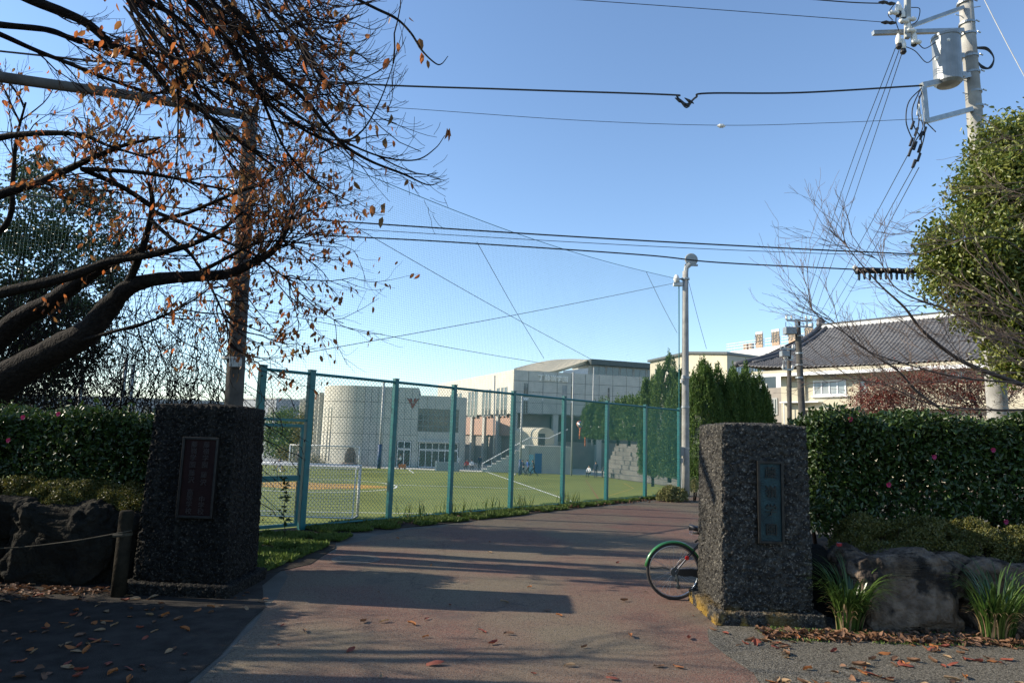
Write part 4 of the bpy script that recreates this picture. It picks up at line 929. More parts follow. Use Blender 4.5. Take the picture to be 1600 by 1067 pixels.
# ------------------------------------------------------------------ people
def person(label, p, pose='stand', face=0, top='navy', bottom='darkcloth', h=1.7, group=None, lean=0, sleeves=True):
    t = thing('person', label, 'person', p, group)
    s = h/1.72
    J = {'pel': (0, 0, .95), 'wst': (0, 0, 1.1), 'chs': (0, 0, 1.32), 'nk': (0, 0, 1.48), 'hd': (0, .02, 1.6), 'ht': (0, .01, 1.7)}
    for sx, k in ((-1, 'l'), (1, 'r')):
        J['sh'+k] = (sx*.17, 0, 1.42); J['el'+k] = (sx*.23, .0, 1.14); J['wr'+k] = (sx*.24, .06, .9); J['hn'+k] = (sx*.24, .08, .82)
        J['hp'+k] = (sx*.09, 0, .9); J['kn'+k] = (sx*.1, .02, .5); J['an'+k] = (sx*.1, -.02, .09); J['to'+k] = (sx*.12, .14, .04)
    if pose in ('walk', 'run'):
        st = .28 if pose == 'walk' else .42
        J.update(knl=(-.1, st*.7, .52), anl=(-.1, st*.85, .12), tol=(-.11, st+.12, .08), knr=(.1, -st*.1, .5), anr=(.1, -st*1.1, .16), tor=(.1, -st*1.05+.1, .05),
                 ell=(-.24, -.15, 1.18), wrl=(-.22, -.02, 1.0), hnl=(-.21, .05, .98), elr=(.24, .1, 1.18), wrr=(.2, .28, 1.12), hnr=(.18, .35, 1.14))
        if pose == 'run': lean = lean or .22
    if pose == 'sit':
        dz = .47
        for k in list(J):
            if k[:2] in ('kn', 'an', 'to'): continue
            J[k] = (J[k][0], J[k][1]-.1, J[k][2]-dz)
        for sx, k in ((-1, 'l'), (1, 'r')):
            J['kn'+k] = (sx*.13, .35, .5); J['an'+k] = (sx*.13, .33, .09); J['to'+k] = (sx*.14, .5, .04); J['el'+k] = (sx*.24, .02, .7); J['wr'+k] = (sx*.15, .25, .58); J['hn'+k] = (sx*.12, .32, .56)
    if pose == 'kneel':
        dz = .42
        for k in list(J):
            if k[:2] in ('kn', 'an', 'to'): continue
            J[k] = (J[k][0], J[k][1], J[k][2]-dz)
        J.update(knl=(-.12, .38, .5), anl=(-.12, .34, .09), tol=(-.12, .5, .04), knr=(.1, .08, .08), anr=(.1, -.34, .1), tor=(.1, -.42, .03))
    if pose == 'bend': lean = .9
    if lean:
        px_, py_, pz_ = J['pel']
        for k in J:
            if k[:2] in ('kn', 'an', 'to', 'hp') or k == 'pel': continue
            x, y, z = J[k]; dy, dz = y-py_, z-pz_; J[k] = (x, py_+dy*math.cos(lean)+dz*math.sin(lean), pz_+dz*math.cos(lean)-dy*math.sin(lean))
    R = {'pel': .14, 'wst': .125, 'chs': .15, 'nk': .055, 'hd': .095, 'ht': .08}
    for k in 'lr': R.update({'sh'+k: .07, 'el'+k: .045, 'wr'+k: .032, 'hn'+k: .04, 'hp'+k: .095, 'kn'+k: .062, 'an'+k: .042, 'to'+k: .04})
    E_ = [('pel', 'wst'), ('wst', 'chs'), ('chs', 'nk'), ('nk', 'hd'), ('hd', 'ht')]
    for k in 'lr': E_ += [('chs', 'sh'+k), ('sh'+k, 'el'+k), ('el'+k, 'wr'+k), ('wr'+k, 'hn'+k), ('pel', 'hp'+k), ('hp'+k, 'kn'+k), ('kn'+k, 'an'+k), ('an'+k, 'to'+k)]
    names = list(J); idx = {k: i for i, k in enumerate(names)}
    me = bpy.data.meshes.new('body'); me.from_pydata([tuple(c*s for c in J[k]) for k in names], [(idx[a], idx[b]) for a, b in E_], [])
    o = bpy.data.objects.new('body_tmp', me); col.objects.link(o)
    md = o.modifiers.new('Skin', 'SKIN'); md.use_smooth_shade = True; o.modifiers.new('Sub', 'SUBSURF').levels = 1
    sl_ = me.skin_vertices[0].data
    for k in names: r = R[k]*s; sl_[idx[k]].radius = (r*(1.15 if k in ('pel', 'wst', 'chs') else 1), r*(.75 if k in ('wst', 'chs', 'pel') else 1)); sl_[idx[k]].use_root = (k == 'pel')
    bpy.context.view_layer.update()
    m2 = bpy.data.meshes.new_from_object(o.evaluated_get(bpy.context.evaluated_depsgraph_get())); bpy.data.objects.remove(o)
    m2.materials.clear()
    for q in (top, bottom, 'skin', 'rubber'): m2.materials.append(M[q])
    seg = [(Vector(J[a])*s, Vector(J[b])*s, 0 if (a in ('wst', 'chs', 'sh'+a[-1]) or b in ('wst', 'chs')) and b not in ('nk',) else 1 if a[:2] in ('hp', 'kn') or b[:2] == 'hp' else 2, a, b) for a, b in E_]
    for f in m2.polygons:
        c = f.center; best = (9, 0)
        for a, b_, mi, an, bn in seg:
            d = b_-a; tt_ = max(0, min(1, (c-a).dot(d)/d.length_squared)); best = min(best, ((c-(a+d*tt_)).length, mi if not (an[:2] == 'an') else 3, an))
        mi = best[1]
        if best[2][:2] == 'el': mi = 0 if sleeves else 2
        if best[2] == 'chs': mi = 0
        f.material_index = mi
    o = mkobj('body', m2, t)
    hd = Vector(J['hd'])*s; ht = Vector(J['ht'])*s; ax = (ht-hd).normalized(); c = hd+ax*.045*s
    b = MB()
    vs = []; fs = []
    for i in range(7):
        for k in range(12):
            th = math.pi*.62*i/6; ph = 2*math.pi*k/12; r = .115*s
            d = Vector((math.sin(th)*math.cos(ph)*.88, math.sin(th)*math.sin(ph)-.012/s*0, math.cos(th)))
            if d.y > .3 and th > .95: d *= .7
            vs.append(c+d*r-Vector((0, .012*s, 0)))
    fs = [(i*12+k, (i+1)*12+k, (i+1)*12+(k+1) % 12, i*12+(k+1) % 12) for i in range(6) for k in range(12)]
    me = bpy.data.meshes.new('hair'); me.from_pydata([tuple(v) for v in vs], [], fs); me.materials.append(M['hair']); mkobj('hair', me, t)
    t.rotation_euler = (0, 0, face); return t
def pl_(px_, y, D): q = P(px_, y, D); q.z = FZ; return q
person('dark clothed person standing still in front of the lit curved wall', pl_(465, 727, 79), 'stand', 3, 'darkcloth', 'darkcloth')
person('person in white top and dark trousers walking past the far goal post', pl_(625, 727, 79), 'walk', 1.6, 'whitecloth', 'darkcloth')
person('player in navy shirt and white shorts kneeling right of the left pillar', pl_(436, 738, 67), 'kneel', .6, 'navy', 'whitecloth', sleeves=False)
person('leftmost of three running players, dark navy clothes', pl_(818, 741, 73), 'run', 1.6, 'navy', 'navy')
person('middle running player in a bright blue bib', pl_(825.5, 739, 74), 'run', 1.9, 'blue', 'darkcloth')
person('rightmost of three running players, black clothes', pl_(834, 741, 73), 'run', 1.4, 'darkcloth', 'darkcloth')
person('person in white shirt sitting at the foot of the steps', pl_(920, 738, 74.5), 'sit', 2.6, 'whitecloth', 'darkcloth')
person('person in navy standing with back to the steps beside the seated one', pl_(931, 740, 74), 'stand', 2.9, 'navy', 'navy')
person('person in black bending forward right of the standing navy one', pl_(941, 738, 75), 'bend', -1.5, 'darkcloth', 'darkcloth', 1.65)
person('person in red sitting by the right corner of the entrance block', pl_(729, 725, 82), 'sit', 3, 'redcloth', 'darkcloth')
person('person in pale top sitting to the right of the one in red', pl_(737, 725, 82), 'sit', 3.3, 'whitecloth', 'darkcloth')
person('person in grey blue top leaning near the brown wall', pl_(749, 724, 83), 'stand', 3.6, 'navy', 'darkcloth', lean=.25)
person('player in pale shirt seen low through gaps in the left hedge', pl_(105, 760, 40), 'stand', .5, 'whitecloth', 'darkcloth')
person('player in white seen through hedge gap close to the left pillar', pl_(181, 760, 42), 'walk', -1, 'whitecloth', 'whitecloth')

# ------------------------------------------------------------------ poles' fittings and cables
# right net pole
b = polR
zf = P(1080, 406, Dp); c = P(1072, 424, Dp)
MB().tube(crv([c, P(1073, 418, Dp), P(1078, 413, Dp)], 4), .09, 8).build('bracket_arm', M['steel_pale'], polR)
MB().lathe([(.12, .1), (.2, .06), (.22, 0), (.24, -.01), (.24, -.03), (.2, -.035)], (zf.x, zf.y, zf.z), 20, 'y').build('floodlight', M['steel_pale'], polR, smooth=True)
MB().box((zf.x, zf.y, zf.z-.2), (.24, .04, .03)).build('lamp_yoke', M['steel_pale'], polR)
q = P(1057, 436, Dp)
MB().lathe([(.05, .1), (.16, .04), (.17, -.04), (.05, -.1)], tuple(q), 12, 'x').build('side_lamp', M['white'], polR, smooth=True)
MB().box(q+Vector((.05, 0, -.2)), (.16, .08, .06)).build('ballast_box', M['white'], polR)
MB().tube([q, P(1070, 436, Dp)], .03, 6).build('lamp_arm', M['steel_pale'], polR)
for yy_, n_ in ((436, 'band'), (590, 'band'), (636, 'band'), (700, 'band')):
    a = P(1071, yy_, Dp); MB().lathe([(.155, -.03), (.155, .03)], tuple(a), 16).build('steel_band', M['steel'], polR)
a = P(1064, 705, Dp-.15); MB().box(a, (.09, .07, .16)).build('switch_box', M['steel_pale'], polR, bevel=.01); MB().box(a+Vector((0, 0, -.32)), (.06, .05, .08)).build('junction_box', M['steel_pale'], polR)
MB().tube([a, P(1066, 781, Dp-.14)], .02, 6).build('conduit', M['steel_pale'], polR)
a = P(1067, 592, Dp-.1)
for k in range(2): MB().lathe([(.03, 0), (.055, .03), (.03, .07), (.055, .1), (.03, .14)], tuple(a+Vector((-.05*k, 0, -.15*k))), 8).build('insulator', M['ceramic'], polR)
# left net pole: long steel brace tube and box
MB().tube(crv([P(-60, 112, 8.5), P(80, 132, 9.2), P(220, 152, 10.4), P(380, 181, Dl)], 5), .075, 12).build('steel_brace_tube', M['pole_dark'], polL, smooth=True)
MB().box(P(352, 208, Dl-.2), (.22, .1, .12)).build('floodlight', M['steel_pale'], polL, bevel=.02)
MB().box(P(368, 566, Dl-.22), (.09, .06, .09)).build('junction_box', M['steel'], polL, bevel=.01)
for yy_ in (475, 560, 300): a = P(362+(560-yy_)*.05, yy_, Dl); MB().lathe([(.172, -.02), (.172, .02)], tuple(a), 16).build('steel_band', M['steel'], polL)
# transformer pole
Dt = 13.0
tb = P(1566, 700, Dt); tb.z = 0; tt2 = P(1506, -40, Dt)
polT = conc_pole('utility_pole', 'tall concrete utility pole carrying the transformer behind the right tree', tb, tt2, .19, .125, group='utility poles')
def pt(x, y, D=Dt): return P(x, y, D)
def arm(p, q, r=.045, m='steel', parent=polT, name='crossarm'):
    p = Vector(p); q = Vector(q); d = (q-p); L = d.length; f = Fr((p.x, p.y), (q.x, q.y)); b = MB()
    n = Vector((f.n.x, f.n.y, 0))*r; up = d.normalized().cross(n.normalized()).normalized()*r
    vs = [e+sx*n+sy*up for e in (p, q) for sx, sy in ((-1, -1), (1, -1), (1, 1), (-1, 1))]
    return b.add(vs, [(0, 1, 2, 3), (7, 6, 5, 4), (0, 4, 5, 1), (1, 5, 6, 2), (2, 6, 7, 3), (3, 7, 4, 0)]).build(name, M[m], parent)
arm(pt(1364, 52, 12.7), pt(1505, 48, 12.9), .04); arm(pt(1422, 42, 12.7), pt(1505, 12, 12.9), .035)
arm(pt(1440, 134, 12.6), pt(1514, 118, 12.9), .05); arm(pt(1443, 136, 12.6), pt(1448, 192, 12.6), .04, name='vertical_strut'); arm(pt(1446, 190, 12.6), pt(1518, 171, 12.9), .045)
arm(pt(1418, -10, 12.6), pt(1418, 60, 12.6), .045, name='riser_pole', m='steel_pale')
for yy_ in (6, 38, 55, 90, 115, 145, 168):
    a = pt(1507+yy_*.1, yy_); MB().lathe([(.15, -.022), (.15, .022)], tuple(a), 18).build('steel_band', M['steel'], polT)
    MB().tube([a+Vector((.1, -.14, 0)), a+Vector((.19, -.1, .0))], .016, 6).build('band_bolt', M['steel'], polT)
for yy_, s in ((14, 1), (28, -1), (130, -1), (150, -1), (185, 1)):
    a = pt(1508+yy_*.1, yy_); MB().tube([a, a+Vector((s*.27, -.05, .03))], .009, 6).build('climbing_step', M['steel'], polT)
# transformer
a = pt(1482, 131, 12.75); ax = pt(1478, 58, 12.75)-a; H_ = ax.length
t = thing('transformer', 'grey cylindrical transformer hung on the utility pole', 'transformer', a)
prof = [(.02, -.05), (.2, -.03), (.25, .02), (.25, H_-.06), (.265, H_-.05), (.265, H_), (.2, H_+.03), (.02, H_+.04)]
MB().lathe(prof, tuple(a), 28).build('tank', M['trafo'], t, smooth=False)
for dx, dy, dz in ((-.2, -.12, .72), (-.26, -.05, .5), (-.12, -.2, .8)):
    MB().lathe([(.035, 0), (.05, .03), (.035, .06), (.045, .09), (.02, .13)], tuple(a+Vector((dx, dy, dz))), 10, 'x').build('bushing', M['ceramic'], t)
for zz in (.22, .62): MB().box(a+Vector((.28, .05, zz)), (.08, .06, .05)).build('hanger_bracket', M['steel'], t)
# insulators
for x, y in ((1404, 62), (1411, 70), (1428, 58), (1418, 40), (1410, 22), (1404, 12)):
    q = pt(x, y, 12.6); MB().lathe([(.03, -.12), (.055, -.08), (.06, 0), (.045, .06), (.02, .12)], tuple(q), 10).build('insulator', M['ceramic'], polT, smooth=True)
    MB().lathe([(.035, -.2), (.06, -.17), (.05, -.1)], tuple(q), 10).build('insulator_cap', M['black'], polT)
def cable(label, pts, r, cat='cable', m='black', name='overhead_cable', n=8):
    q = crv(pts, n); p0 = Vector(q[0]); t = MB().tube([Vector(v) for v in q], r, 6).build(name, M[m], None)
    return tag(t, label, cat, 'overhead cables')
# main cables (photo position, metres ahead)
cable('thick black cable crossing the upper sky, left length ending in a dip', [P(-80, 72, 10.6), P(225, 103, 11.2), P(540, 130, 11.7), P(800, 140, 12), P(1040, 148, 12.2), P(1058, 152, 12.2), P(1072, 168, 12.2), P(1082, 158, 12.2)], .017)
cable('thick black cable from the loop to the steel arm of the utility pole', [P(1062, 156, 12.2), P(1074, 163, 12.2), P(1088, 152, 12.2), P(1105, 146, 12.2), P(1250, 145, 12.4), P(1440, 134, 12.6)], .019)
cable('thin wire with a small pale clip below the thick upper cable', [P(-80, 120, 11.6), P(300, 150, 12), P(610, 168, 12.2), P(900, 188, 12.4), P(1127, 196, 12.5), P(1300, 192, 12.6), P(1437, 186, 12.6)], .005)
q = P(1127, 197, 12.5); tag(MB().lathe([(.01, -.08), (.04, -.03), (.04, .03), (.01, .08)], tuple(q), 8, 'x').build('wire_clip', M['ceramic']), 'small pale clip hanging on the thin upper wire', 'clip')
cable('upper of the black cables at mid height, running to the right tree', [P(-80, 296, 12), P(200, 318, 12.3), P(460, 341, 12.5), P(900, 370, 12.8), P(1250, 389, 12.9), P(1436, 398, 13), P(1640, 412, 13.2)], .014)
cable('thin wire just under the upper mid height cable', [P(460, 352, 12.7), P(700, 367, 12.8), P(1000, 384, 12.9), P(1250, 395, 13), P(1436, 400, 13)], .006)
cable('lower black cable at mid height ending in the wrapped sleeve', [P(-80, 316, 12.2), P(200, 340, 12.3), P(450, 364, 12.5), P(700, 378, 12.7), P(1000, 398, 12.9), P(1120, 410, 12.9), P(1335, 421, 13)], .013)
cable('wrapped cable sleeve continuing past the right tree', [P(1335, 421, 13), P(1440, 424, 13), P(1640, 432, 13.1)], .045, name='cable_sleeve')
sv_ = thing('cable_hangers', 'row of dark drops and wraps hanging from the cable sleeve', 'cable wrap', P(1335, 424, 13))
for k in range(24):
    q = P(1338+k*4.2, 423.5+rng.uniform(-1, 1), 12.97); r = .045+.02*(k % 3 == 0)
    MB().lathe([(.02, -.02), (r, .0), (r, .03), (.02, .05)], tuple(q), 8, 'x').build('wrap', M['black'], sv_)
    if k % 2: MB().lathe([(.012, 0), (.028, -.05), (.022, -.13), (.005, -.15)], tuple(q+Vector((0, 0, -.03))), 7).build('drop', M['darkmetal'], sv_)
q = P(1336, 418, 13); MB().lathe([(.01, -.05), (.05, 0), (.01, .05)], tuple(q), 8).build('clamp', M['ceramic'], sv_)
cable('thin black wire at the very top of the sky, ending at the riser', [P(860, -3, 12), P(1100, 14, 12.3), P(1395, 36, 12.6)], .007)
cable('short thick wire at the top right corner above the riser', [P(1230, -4, 12.3), P(1330, 4, 12.5), P(1398, 6, 12.6)], .012)
cable('pale guy wire descending at the top right of the photo', [P(1528, -20, 10), P(1570, 62, 9.7), P(1612, 140, 9.4)], .007, m='steel_pale')
for k, (xa, xb) in enumerate(((1399, 1262), (1406, 1270), (1412, 1282))):
    cable(['leftmost', 'middle', 'rightmost'][k]+' of three high wires dropping from the insulators to the small pole', [P(xa, 76, 12.6), P((xa+xb)/2-12+k*3, 290, 19), P(xb-12, 500, 30)], .008)
for k, (xa, ya, xb) in enumerate(((1421, 238, 1285), (1427, 262, 1300), (1436, 262, 1313))):
    cable(['leftmost', 'middle', 'rightmost'][k]+' of three low wires dropping from the cable bundle to the small pole', [P(xa, ya, 12.7), P((xa+xb)/2-3, (ya+500)/2, 19), P(xb-12, 505, 30)], .008)
for k, (x, y) in enumerate(((1062, 158), (1070, 163), (1077, 158))):
    q = P(x, y, 12.2); tag(MB().tube([q+Vector((-.09, 0, .06)), q, q+Vector((.09, 0, -.05))], [.008, .032, .008], 8).build('cable_splice', M['black']), ['left', 'middle', 'right'][k]+' of three dark splices in the dip of the thick upper cable', 'splice', 'splices in the cable dip')
for x, y in ((1380, 4), (1392, 6), (1384, 35.5), (1393, 36)):
    q = P(x, y, 12.58); MB().tube([q-Vector((.09, 0, 0)), q, q+Vector((.09, 0, 0))], [.014, .04, .02], 8).build('dead_end_clamp', M['black'], polT)
for x, y in ((1424, 30), (1413, 33), (1424, 48), (1432, 66), (1397, 20)):
    q = P(x, y, 12.55); MB().lathe([(.025, -.1), (.05, -.06), (.035, -.02), (.05, .03), (.03, .09)], tuple(q), 10, 'x').build('insulator', M['ceramic'], polT, smooth=True)
# hanging loops of drop wires at the arm
cb_ = thing('drop_wire_bundle', 'tangle of black drop wires with splices hanging from the lower steel arm', 'cables', P(1445, 150, 12.6))
loops = [[(1440, 138), (1420, 160), (1416, 190), (1424, 214), (1430, 225)], [(1442, 140), (1434, 165), (1436, 190), (1430, 215), (1421, 240)], [(1438, 140), (1426, 170), (1428, 196), (1440, 220), (1436, 245)],
         [(1444, 190), (1445, 210), (1437, 240), (1428, 262)], [(1436, 150), (1438, 180), (1442, 200), (1430, 222), (1424, 236)], [(1448, 192), (1458, 202), (1462, 206)]]
for l_ in loops: MB().tube([Vector(v) for v in crv([P(x, y, 12.6+rng.uniform(-.1, .1)) for x, y in l_], 6)], .011, 6).build('drop_wire', M['black'], cb_)
for x, y in ((1424, 222), (1430, 228), (1437, 232), (1432, 206), (1426, 196), (1440, 212), (1422, 238), (1436, 246), (1428, 256), (1445, 205)):
    q = P(x, y, 12.58); MB().tube([q+Vector((.03, 0, .08)), q-Vector((.03, 0, .08))], .026, 8).build('splice', M['black'], cb_)
for x, y in ((1436, 168), (1434, 176), (1439, 184)): q = P(x, y, 12.55); MB().tube([q+Vector((.01, 0, .06)), q-Vector((.01, 0, .06))], .018, 8).build('terminal', M['ceramic'], cb_)
lp = thing('coiled_cable', 'loop of spare black cable hanging on the right of the utility pole', 'cables', P(1528, 75, 12.8))
for k in range(3): MB().tube([Vector(v) for v in crv([P(1527, 74+k, 12.9), P(1543, 75+k*2, 12.9), P(1553, 90+k, 12.9), P(1549-k*2, 106, 12.9), P(1535, 107-k*2, 12.9), P(1529, 98, 12.9)], 6)], .012, 6).build('cable_turn', M['black'], lp)
for l_ in ([(1412, 72), (1430, 80), (1448, 98), (1462, 88)], [(1433, 66), (1445, 76), (1463, 66)], [(1408, 10), (1400, 30), (1405, 50)], [(1424, 12), (1437, 14), (1435, 30), (1428, 38)], [(1398, 6), (1388, 22), (1395, 32)]):
    MB().tube([Vector(v) for v in crv([P(x, y, 12.6) for x, y in l_], 6)], .009, 6).build('jumper_wire', M['black'], cb_)
# net stays
for lab, a, c in (('thin black stay crossing behind the net from upper left to lower right', (520, 335, 13), (925, 562, 22)), ('thin black stay descending through the net lower left', (405, 484, 12.3), (850, 568, 22)),
                  ('black stay rising from the left pole to the lamp pole', (385, 568, 12.3), (1066, 440, 23)), ('faint stay inside the right half of the net', (745, 378, 16), (850, 560, 22)), ('short stay right of the lamp pole', (1076, 440, 23.2), (1104, 545, 25)),
                  ('faint stay left of the lamp pole inside the net', (1010, 425, 21), (1058, 520, 23))):
    A = P(*a); C = P(*c); m_ = (A+C)/2-Vector((0, 0, .05)); cable(lab, [A, m_, C], .007, name='stay_wire')
# small utility poles in front of the hall
def small_pole(label, xb, xt, yt, D, r0, r1, arms, m='pole_dark'):
    a = P(xb, 680, D); a.z = 0; c = P(xt, yt, D); t = conc_pole('utility_pole', label, a, c, r0, r1, group='utility poles', m=M[m])
    for yy_, w0, w1 in arms:
        MB().box((c.x+(w1-w0)/2, D-.16, P(xt, yy_, D).z), ((w0+w1)/2, .035, .035)).build('crossarm', M['steel'], t)
        for x in (-w0, -w0*.6, w1*.6, w1): MB().lathe([(.03, 0), (.06, .05), (.04, .1), (.05, .14), (.01, .2)], (c.x+x, D-.16, P(xt, yy_, D).z+.03), 8).build('insulator', M['ceramic'], t)
    return t, c
t, c = small_pole('brown concrete utility pole with crossarm in front of the tiled hall', 1257, 1246, 499, 30, .17, .12, ((502, .55, .55), (511, .15, .6)))
q = P(1234, 517, 29.9); MB().box(q, (.24, .2, .16)).build('switch_box', M['trafo'], t, bevel=.02)
MB().tube([P(1228, 503, 29.8), P(1228, 524, 29.8)], .015, 5).build('drop_wire', M['black'], t)
for yy_ in (525, 552, 570, 590): MB().lathe([(.165, -.03), (.165, .03)], tuple(P(1249, yy_, 30)), 14).build('steel_band', M['steel'], t)
t, c = small_pole('thinner steel utility pole left of the brown one', 1233, 1233, 542, 34, .12, .1, ((546, .5, .2), (563, .3, .1), (578, .4, .1)))
q = P(1226, 553, 33.9); MB().box(q, (.2, .18, .14)).build('switch_box', M['trafo'], t, bevel=.02)
for x in (1224, 1228): MB().tube([P(x, 563, 33.8), P(x, 578, 33.8)], .02, 5).build('riser_rod', M['steel_pale'], t)
p = Vector((*D2(1219, 33), .3)); t = thing('outdoor_unit', 'white box beside the small poles, just above the right pillar', 'box', p); MB().box((p.x, p.y, 1.3), (.45, .25, .35)).build('casing', M['white'], t, bevel=.02); MB().box((p.x, p.y, .5), (.3, .2, .45)).build('stand', M['frame_grey'], t)

# ------------------------------------------------------------------ bicycle
BX, BY = 2.05, 8.57
bk_ = thing('bicycle', 'black city bicycle with green rear mudguard parked behind the right pillar', 'bicycle', (BX, BY, 0))
def bp(x, z, y=0): return Vector((BX+x, BY+y, z))
def wheel(cx, nm):
    c = bp(cx, .335); w_ = thing('tmp', '', '')if 0 else None
    def ring(R, r, sides=8, n=40): return [c+Vector((R*math.cos(2*math.pi*k/n), 0, R*math.sin(2*math.pi*k/n))) for k in range(n+1)]
    ty = MB().tube(ring(.318, 0), .0175, 8, cap=False).build('wheel', M['rubber'], bk_, smooth=True)
    MB().tube(ring(.297, 0), .0085, 6, cap=False).build('rim', M['chrome'], ty, smooth=True)
    MB().lathe([(.012, -.05), (.03, -.045), (.018, -.03), (.018, .03), (.03, .045), (.012, .05)], tuple(c), 12, 'y').build('hub', M['chrome'], ty)
    A = []; B = []
    for k in range(32):
        a = 2*math.pi*k/32; a2 = a+(.5 if k % 4 < 2 else -.5); s_ = .035 if k % 2 else -.035
        A.append(c+Vector((.025*math.cos(a2), s_, .025*math.sin(a2)))); B.append(c+Vector((.292*math.cos(a), 0, .292*math.sin(a))))
    o = straightmesh('spokes', A, B, .0013, M['chrome'], ty); return ty
wheel(0, 'rear'); wheel(1.08, 'front')
def guard(cx, a0, a1, m, nm):
    c = bp(cx, .335); V = []; n = 22
    for i in range(n+1):
        a = a0+(a1-a0)*i/n
        for w_, R in ((-.03, .335), (-.022, .352), (0, .36), (.022, .352), (.03, .335)): V.append(c+Vector((R*math.cos(a), w_, R*math.sin(a))))
    Fq = [(i*5+j, i*5+j+1, (i+1)*5+j+1, (i+1)*5+j) for i in range(n) for j in range(4)]
    o = npmesh(nm, [tuple(v) for v in V], Fq, m, bk_, smooth=True); s_ = o.modifiers.new('Solidify', 'SOLIDIFY'); s_.thickness = .003; return o
guard(0, R_(25), R_(172), M['green_paint'], 'rear_mudguard'); guard(1.08, R_(20), R_(160), M['green_paint'], 'front_mudguard')
fr_ = MB(); bb = bp(.46, .29); st_ = bp(.33, .74); sd = bp(.30, .84); hd1 = bp(.86, .62); hd2 = bp(.82, .86); ra = bp(0, .335)
for a, c, r in ((bb, st_, .016), (bb, hd1, .019), (bp(.4, .52), bp(.845, .72), .014), (hd1, hd2, .018)): fr_.tube([a, c], r, 10)
for s_ in (-.06, .06):
    fr_.tube([ra+Vector((0, s_, 0)), bb+Vector((-.03, s_*.6, 0))], .010, 8); fr_.tube([ra+Vector((0, s_, 0)), st_+Vector((0, s_*.3, -.06))], .008, 8)
    fr_.tube([hd1, bp(.95, .45, s_*.9), bp(1.08, .335, s_*.9)], .012, 8)
fr_.build('frame', M['black_paint'], bk_, smooth=True)
MB().tube([st_, sd], .013, 10).build('seat_post', M['black_paint'], bk_, smooth=True)
V = []; n = 10
for i in range(n+1):
    t_ = i/n; x = .185+.27*t_; wd = .085*(1-t_)**.7+.022 if t_ > .12 else .085*math.sin(math.pi/2*(t_/.12)*.98+.02)+.0; z = .855+.018*math.cos(t_*5)-.005
    for j in range(8):
        a = 2*math.pi*j/8; V.append(bp(x, z+(.028 if math.sin(a) > 0 else .045*(1-t_*.6))*math.sin(a), wd*math.cos(a)))
Fq = [(i*8+j, i*8+(j+1) % 8, (i+1)*8+(j+1) % 8, (i+1)*8+j) for i in range(n) for j in range(8)]
sdl = npmesh('saddle', [tuple(v) for v in V], Fq, M['saddle'], bk_, smooth=True)
for s_ in (-.05, .05):
    MB().tube([bp(.215, .835, s_)+Vector((.02*math.cos(k*1.2), 0, -.03+.0006*k)) if 0 else bp(.215+.012*math.cos(k*1.1), .83-.0035*k, s_+.012*math.sin(k*1.1)) for k in range(16)], .003, 5).build('spring', M['chrome'], sdl)
MB().box(bp(.27, .79, 0), (.03, .02, .012)).build('saddle_clamp', M['chrome'], bk_)
MB().tube([bp(.27, .68, .03), bp(.3, .70, .05), bp(.33, .70, .04)], .012, 6).build('lock_bracket', M['black_paint'], bk_)
cg = MB(); vs = []
for (x, z) in ((.02, .31), (.05, .375), (.2, .385), (.47, .36), (.53, .29), (.47, .22), (.2, .30), (.1, .29)): vs.append((x, z))
k = len(vs); cg.add([bp(x, z, -.085) for x, z in vs]+[bp(x, z, -.06) for x, z in vs], [tuple(range(k)), tuple(range(k, 2*k))[::-1]]+[(i, k+i, k+(i+1) % k, (i+1) % k) for i in range(k)]); cg.build('chain_guard', M['black_paint'], bk_)
MB().lathe([(.052, -.07), (.052, -.06), (.035, -.05)], tuple(bp(0, .335)), 18, 'y').build('sprocket', M['darkmetal'], bk_)
d = MB(); d.lathe([(.026, -.012), (.026, .012)], tuple(bp(.02, .25, -.07)), 12, 'y'); d.lathe([(.026, -.012), (.026, .012)], tuple(bp(.035, .17, -.07)), 12, 'y'); d.tube([bp(.01, .31, -.075), bp(.025, .25, -.085), bp(.035, .17, -.085)], .012, 6); d.build('derailleur', M['darkmetal'], bk_)
MB().tube([bp(.035, .145, -.07), bp(.25, .17, -.07), bp(.44, .2, -.07)], .005, 6).build('chain', M['darkmetal'], bk_)
MB().tube([bp(-.0, .34, .07), bp(-.12, .36, .08), bp(-.22, .345, .08), bp(-.33, .36, .06)], .011, 6).build('kickstand', M['darkmetal'], bk_)
MB().tube([bp(-.0, .34, -.06), bp(-.3, .49, -.04)], .004, 5).build('mudguard_stay', M['chrome'], bk_); MB().tube([bp(0, .34, -.07), bp(.14, .5, -.05)], .004, 5).build('mudguard_stay', M['chrome'], bk_)
MB().lathe([(.022, -.008), (.026, 0), (.022, .008)], tuple(bp(.145, .505, -.07)), 12, 'y').build('reflector', M['redglass'], bk_)
MB().tube([bp(.82, .86), bp(.8, .98)], .012, 8).build('handlebar_stem', M['chrome'], bk_); MB().tube(crv([bp(.68, .95, -.27), bp(.78, .98, -.22), bp(.82, .98, 0), bp(.78, .98, .22), bp(.68, .95, .27)], 5), .011, 8).build('handlebar', M['chrome'], bk_)
MB().tube([bp(.46, .29, -.1), bp(.55, .18, -.1), bp(.6, .17, -.16)], .009, 6).build('crank', M['chrome'], bk_); MB().tube([bp(.46, .29, .1), bp(.37, .4, .1), bp(.34, .4, .16)], .009, 6).build('crank', M['chrome'], bk_)
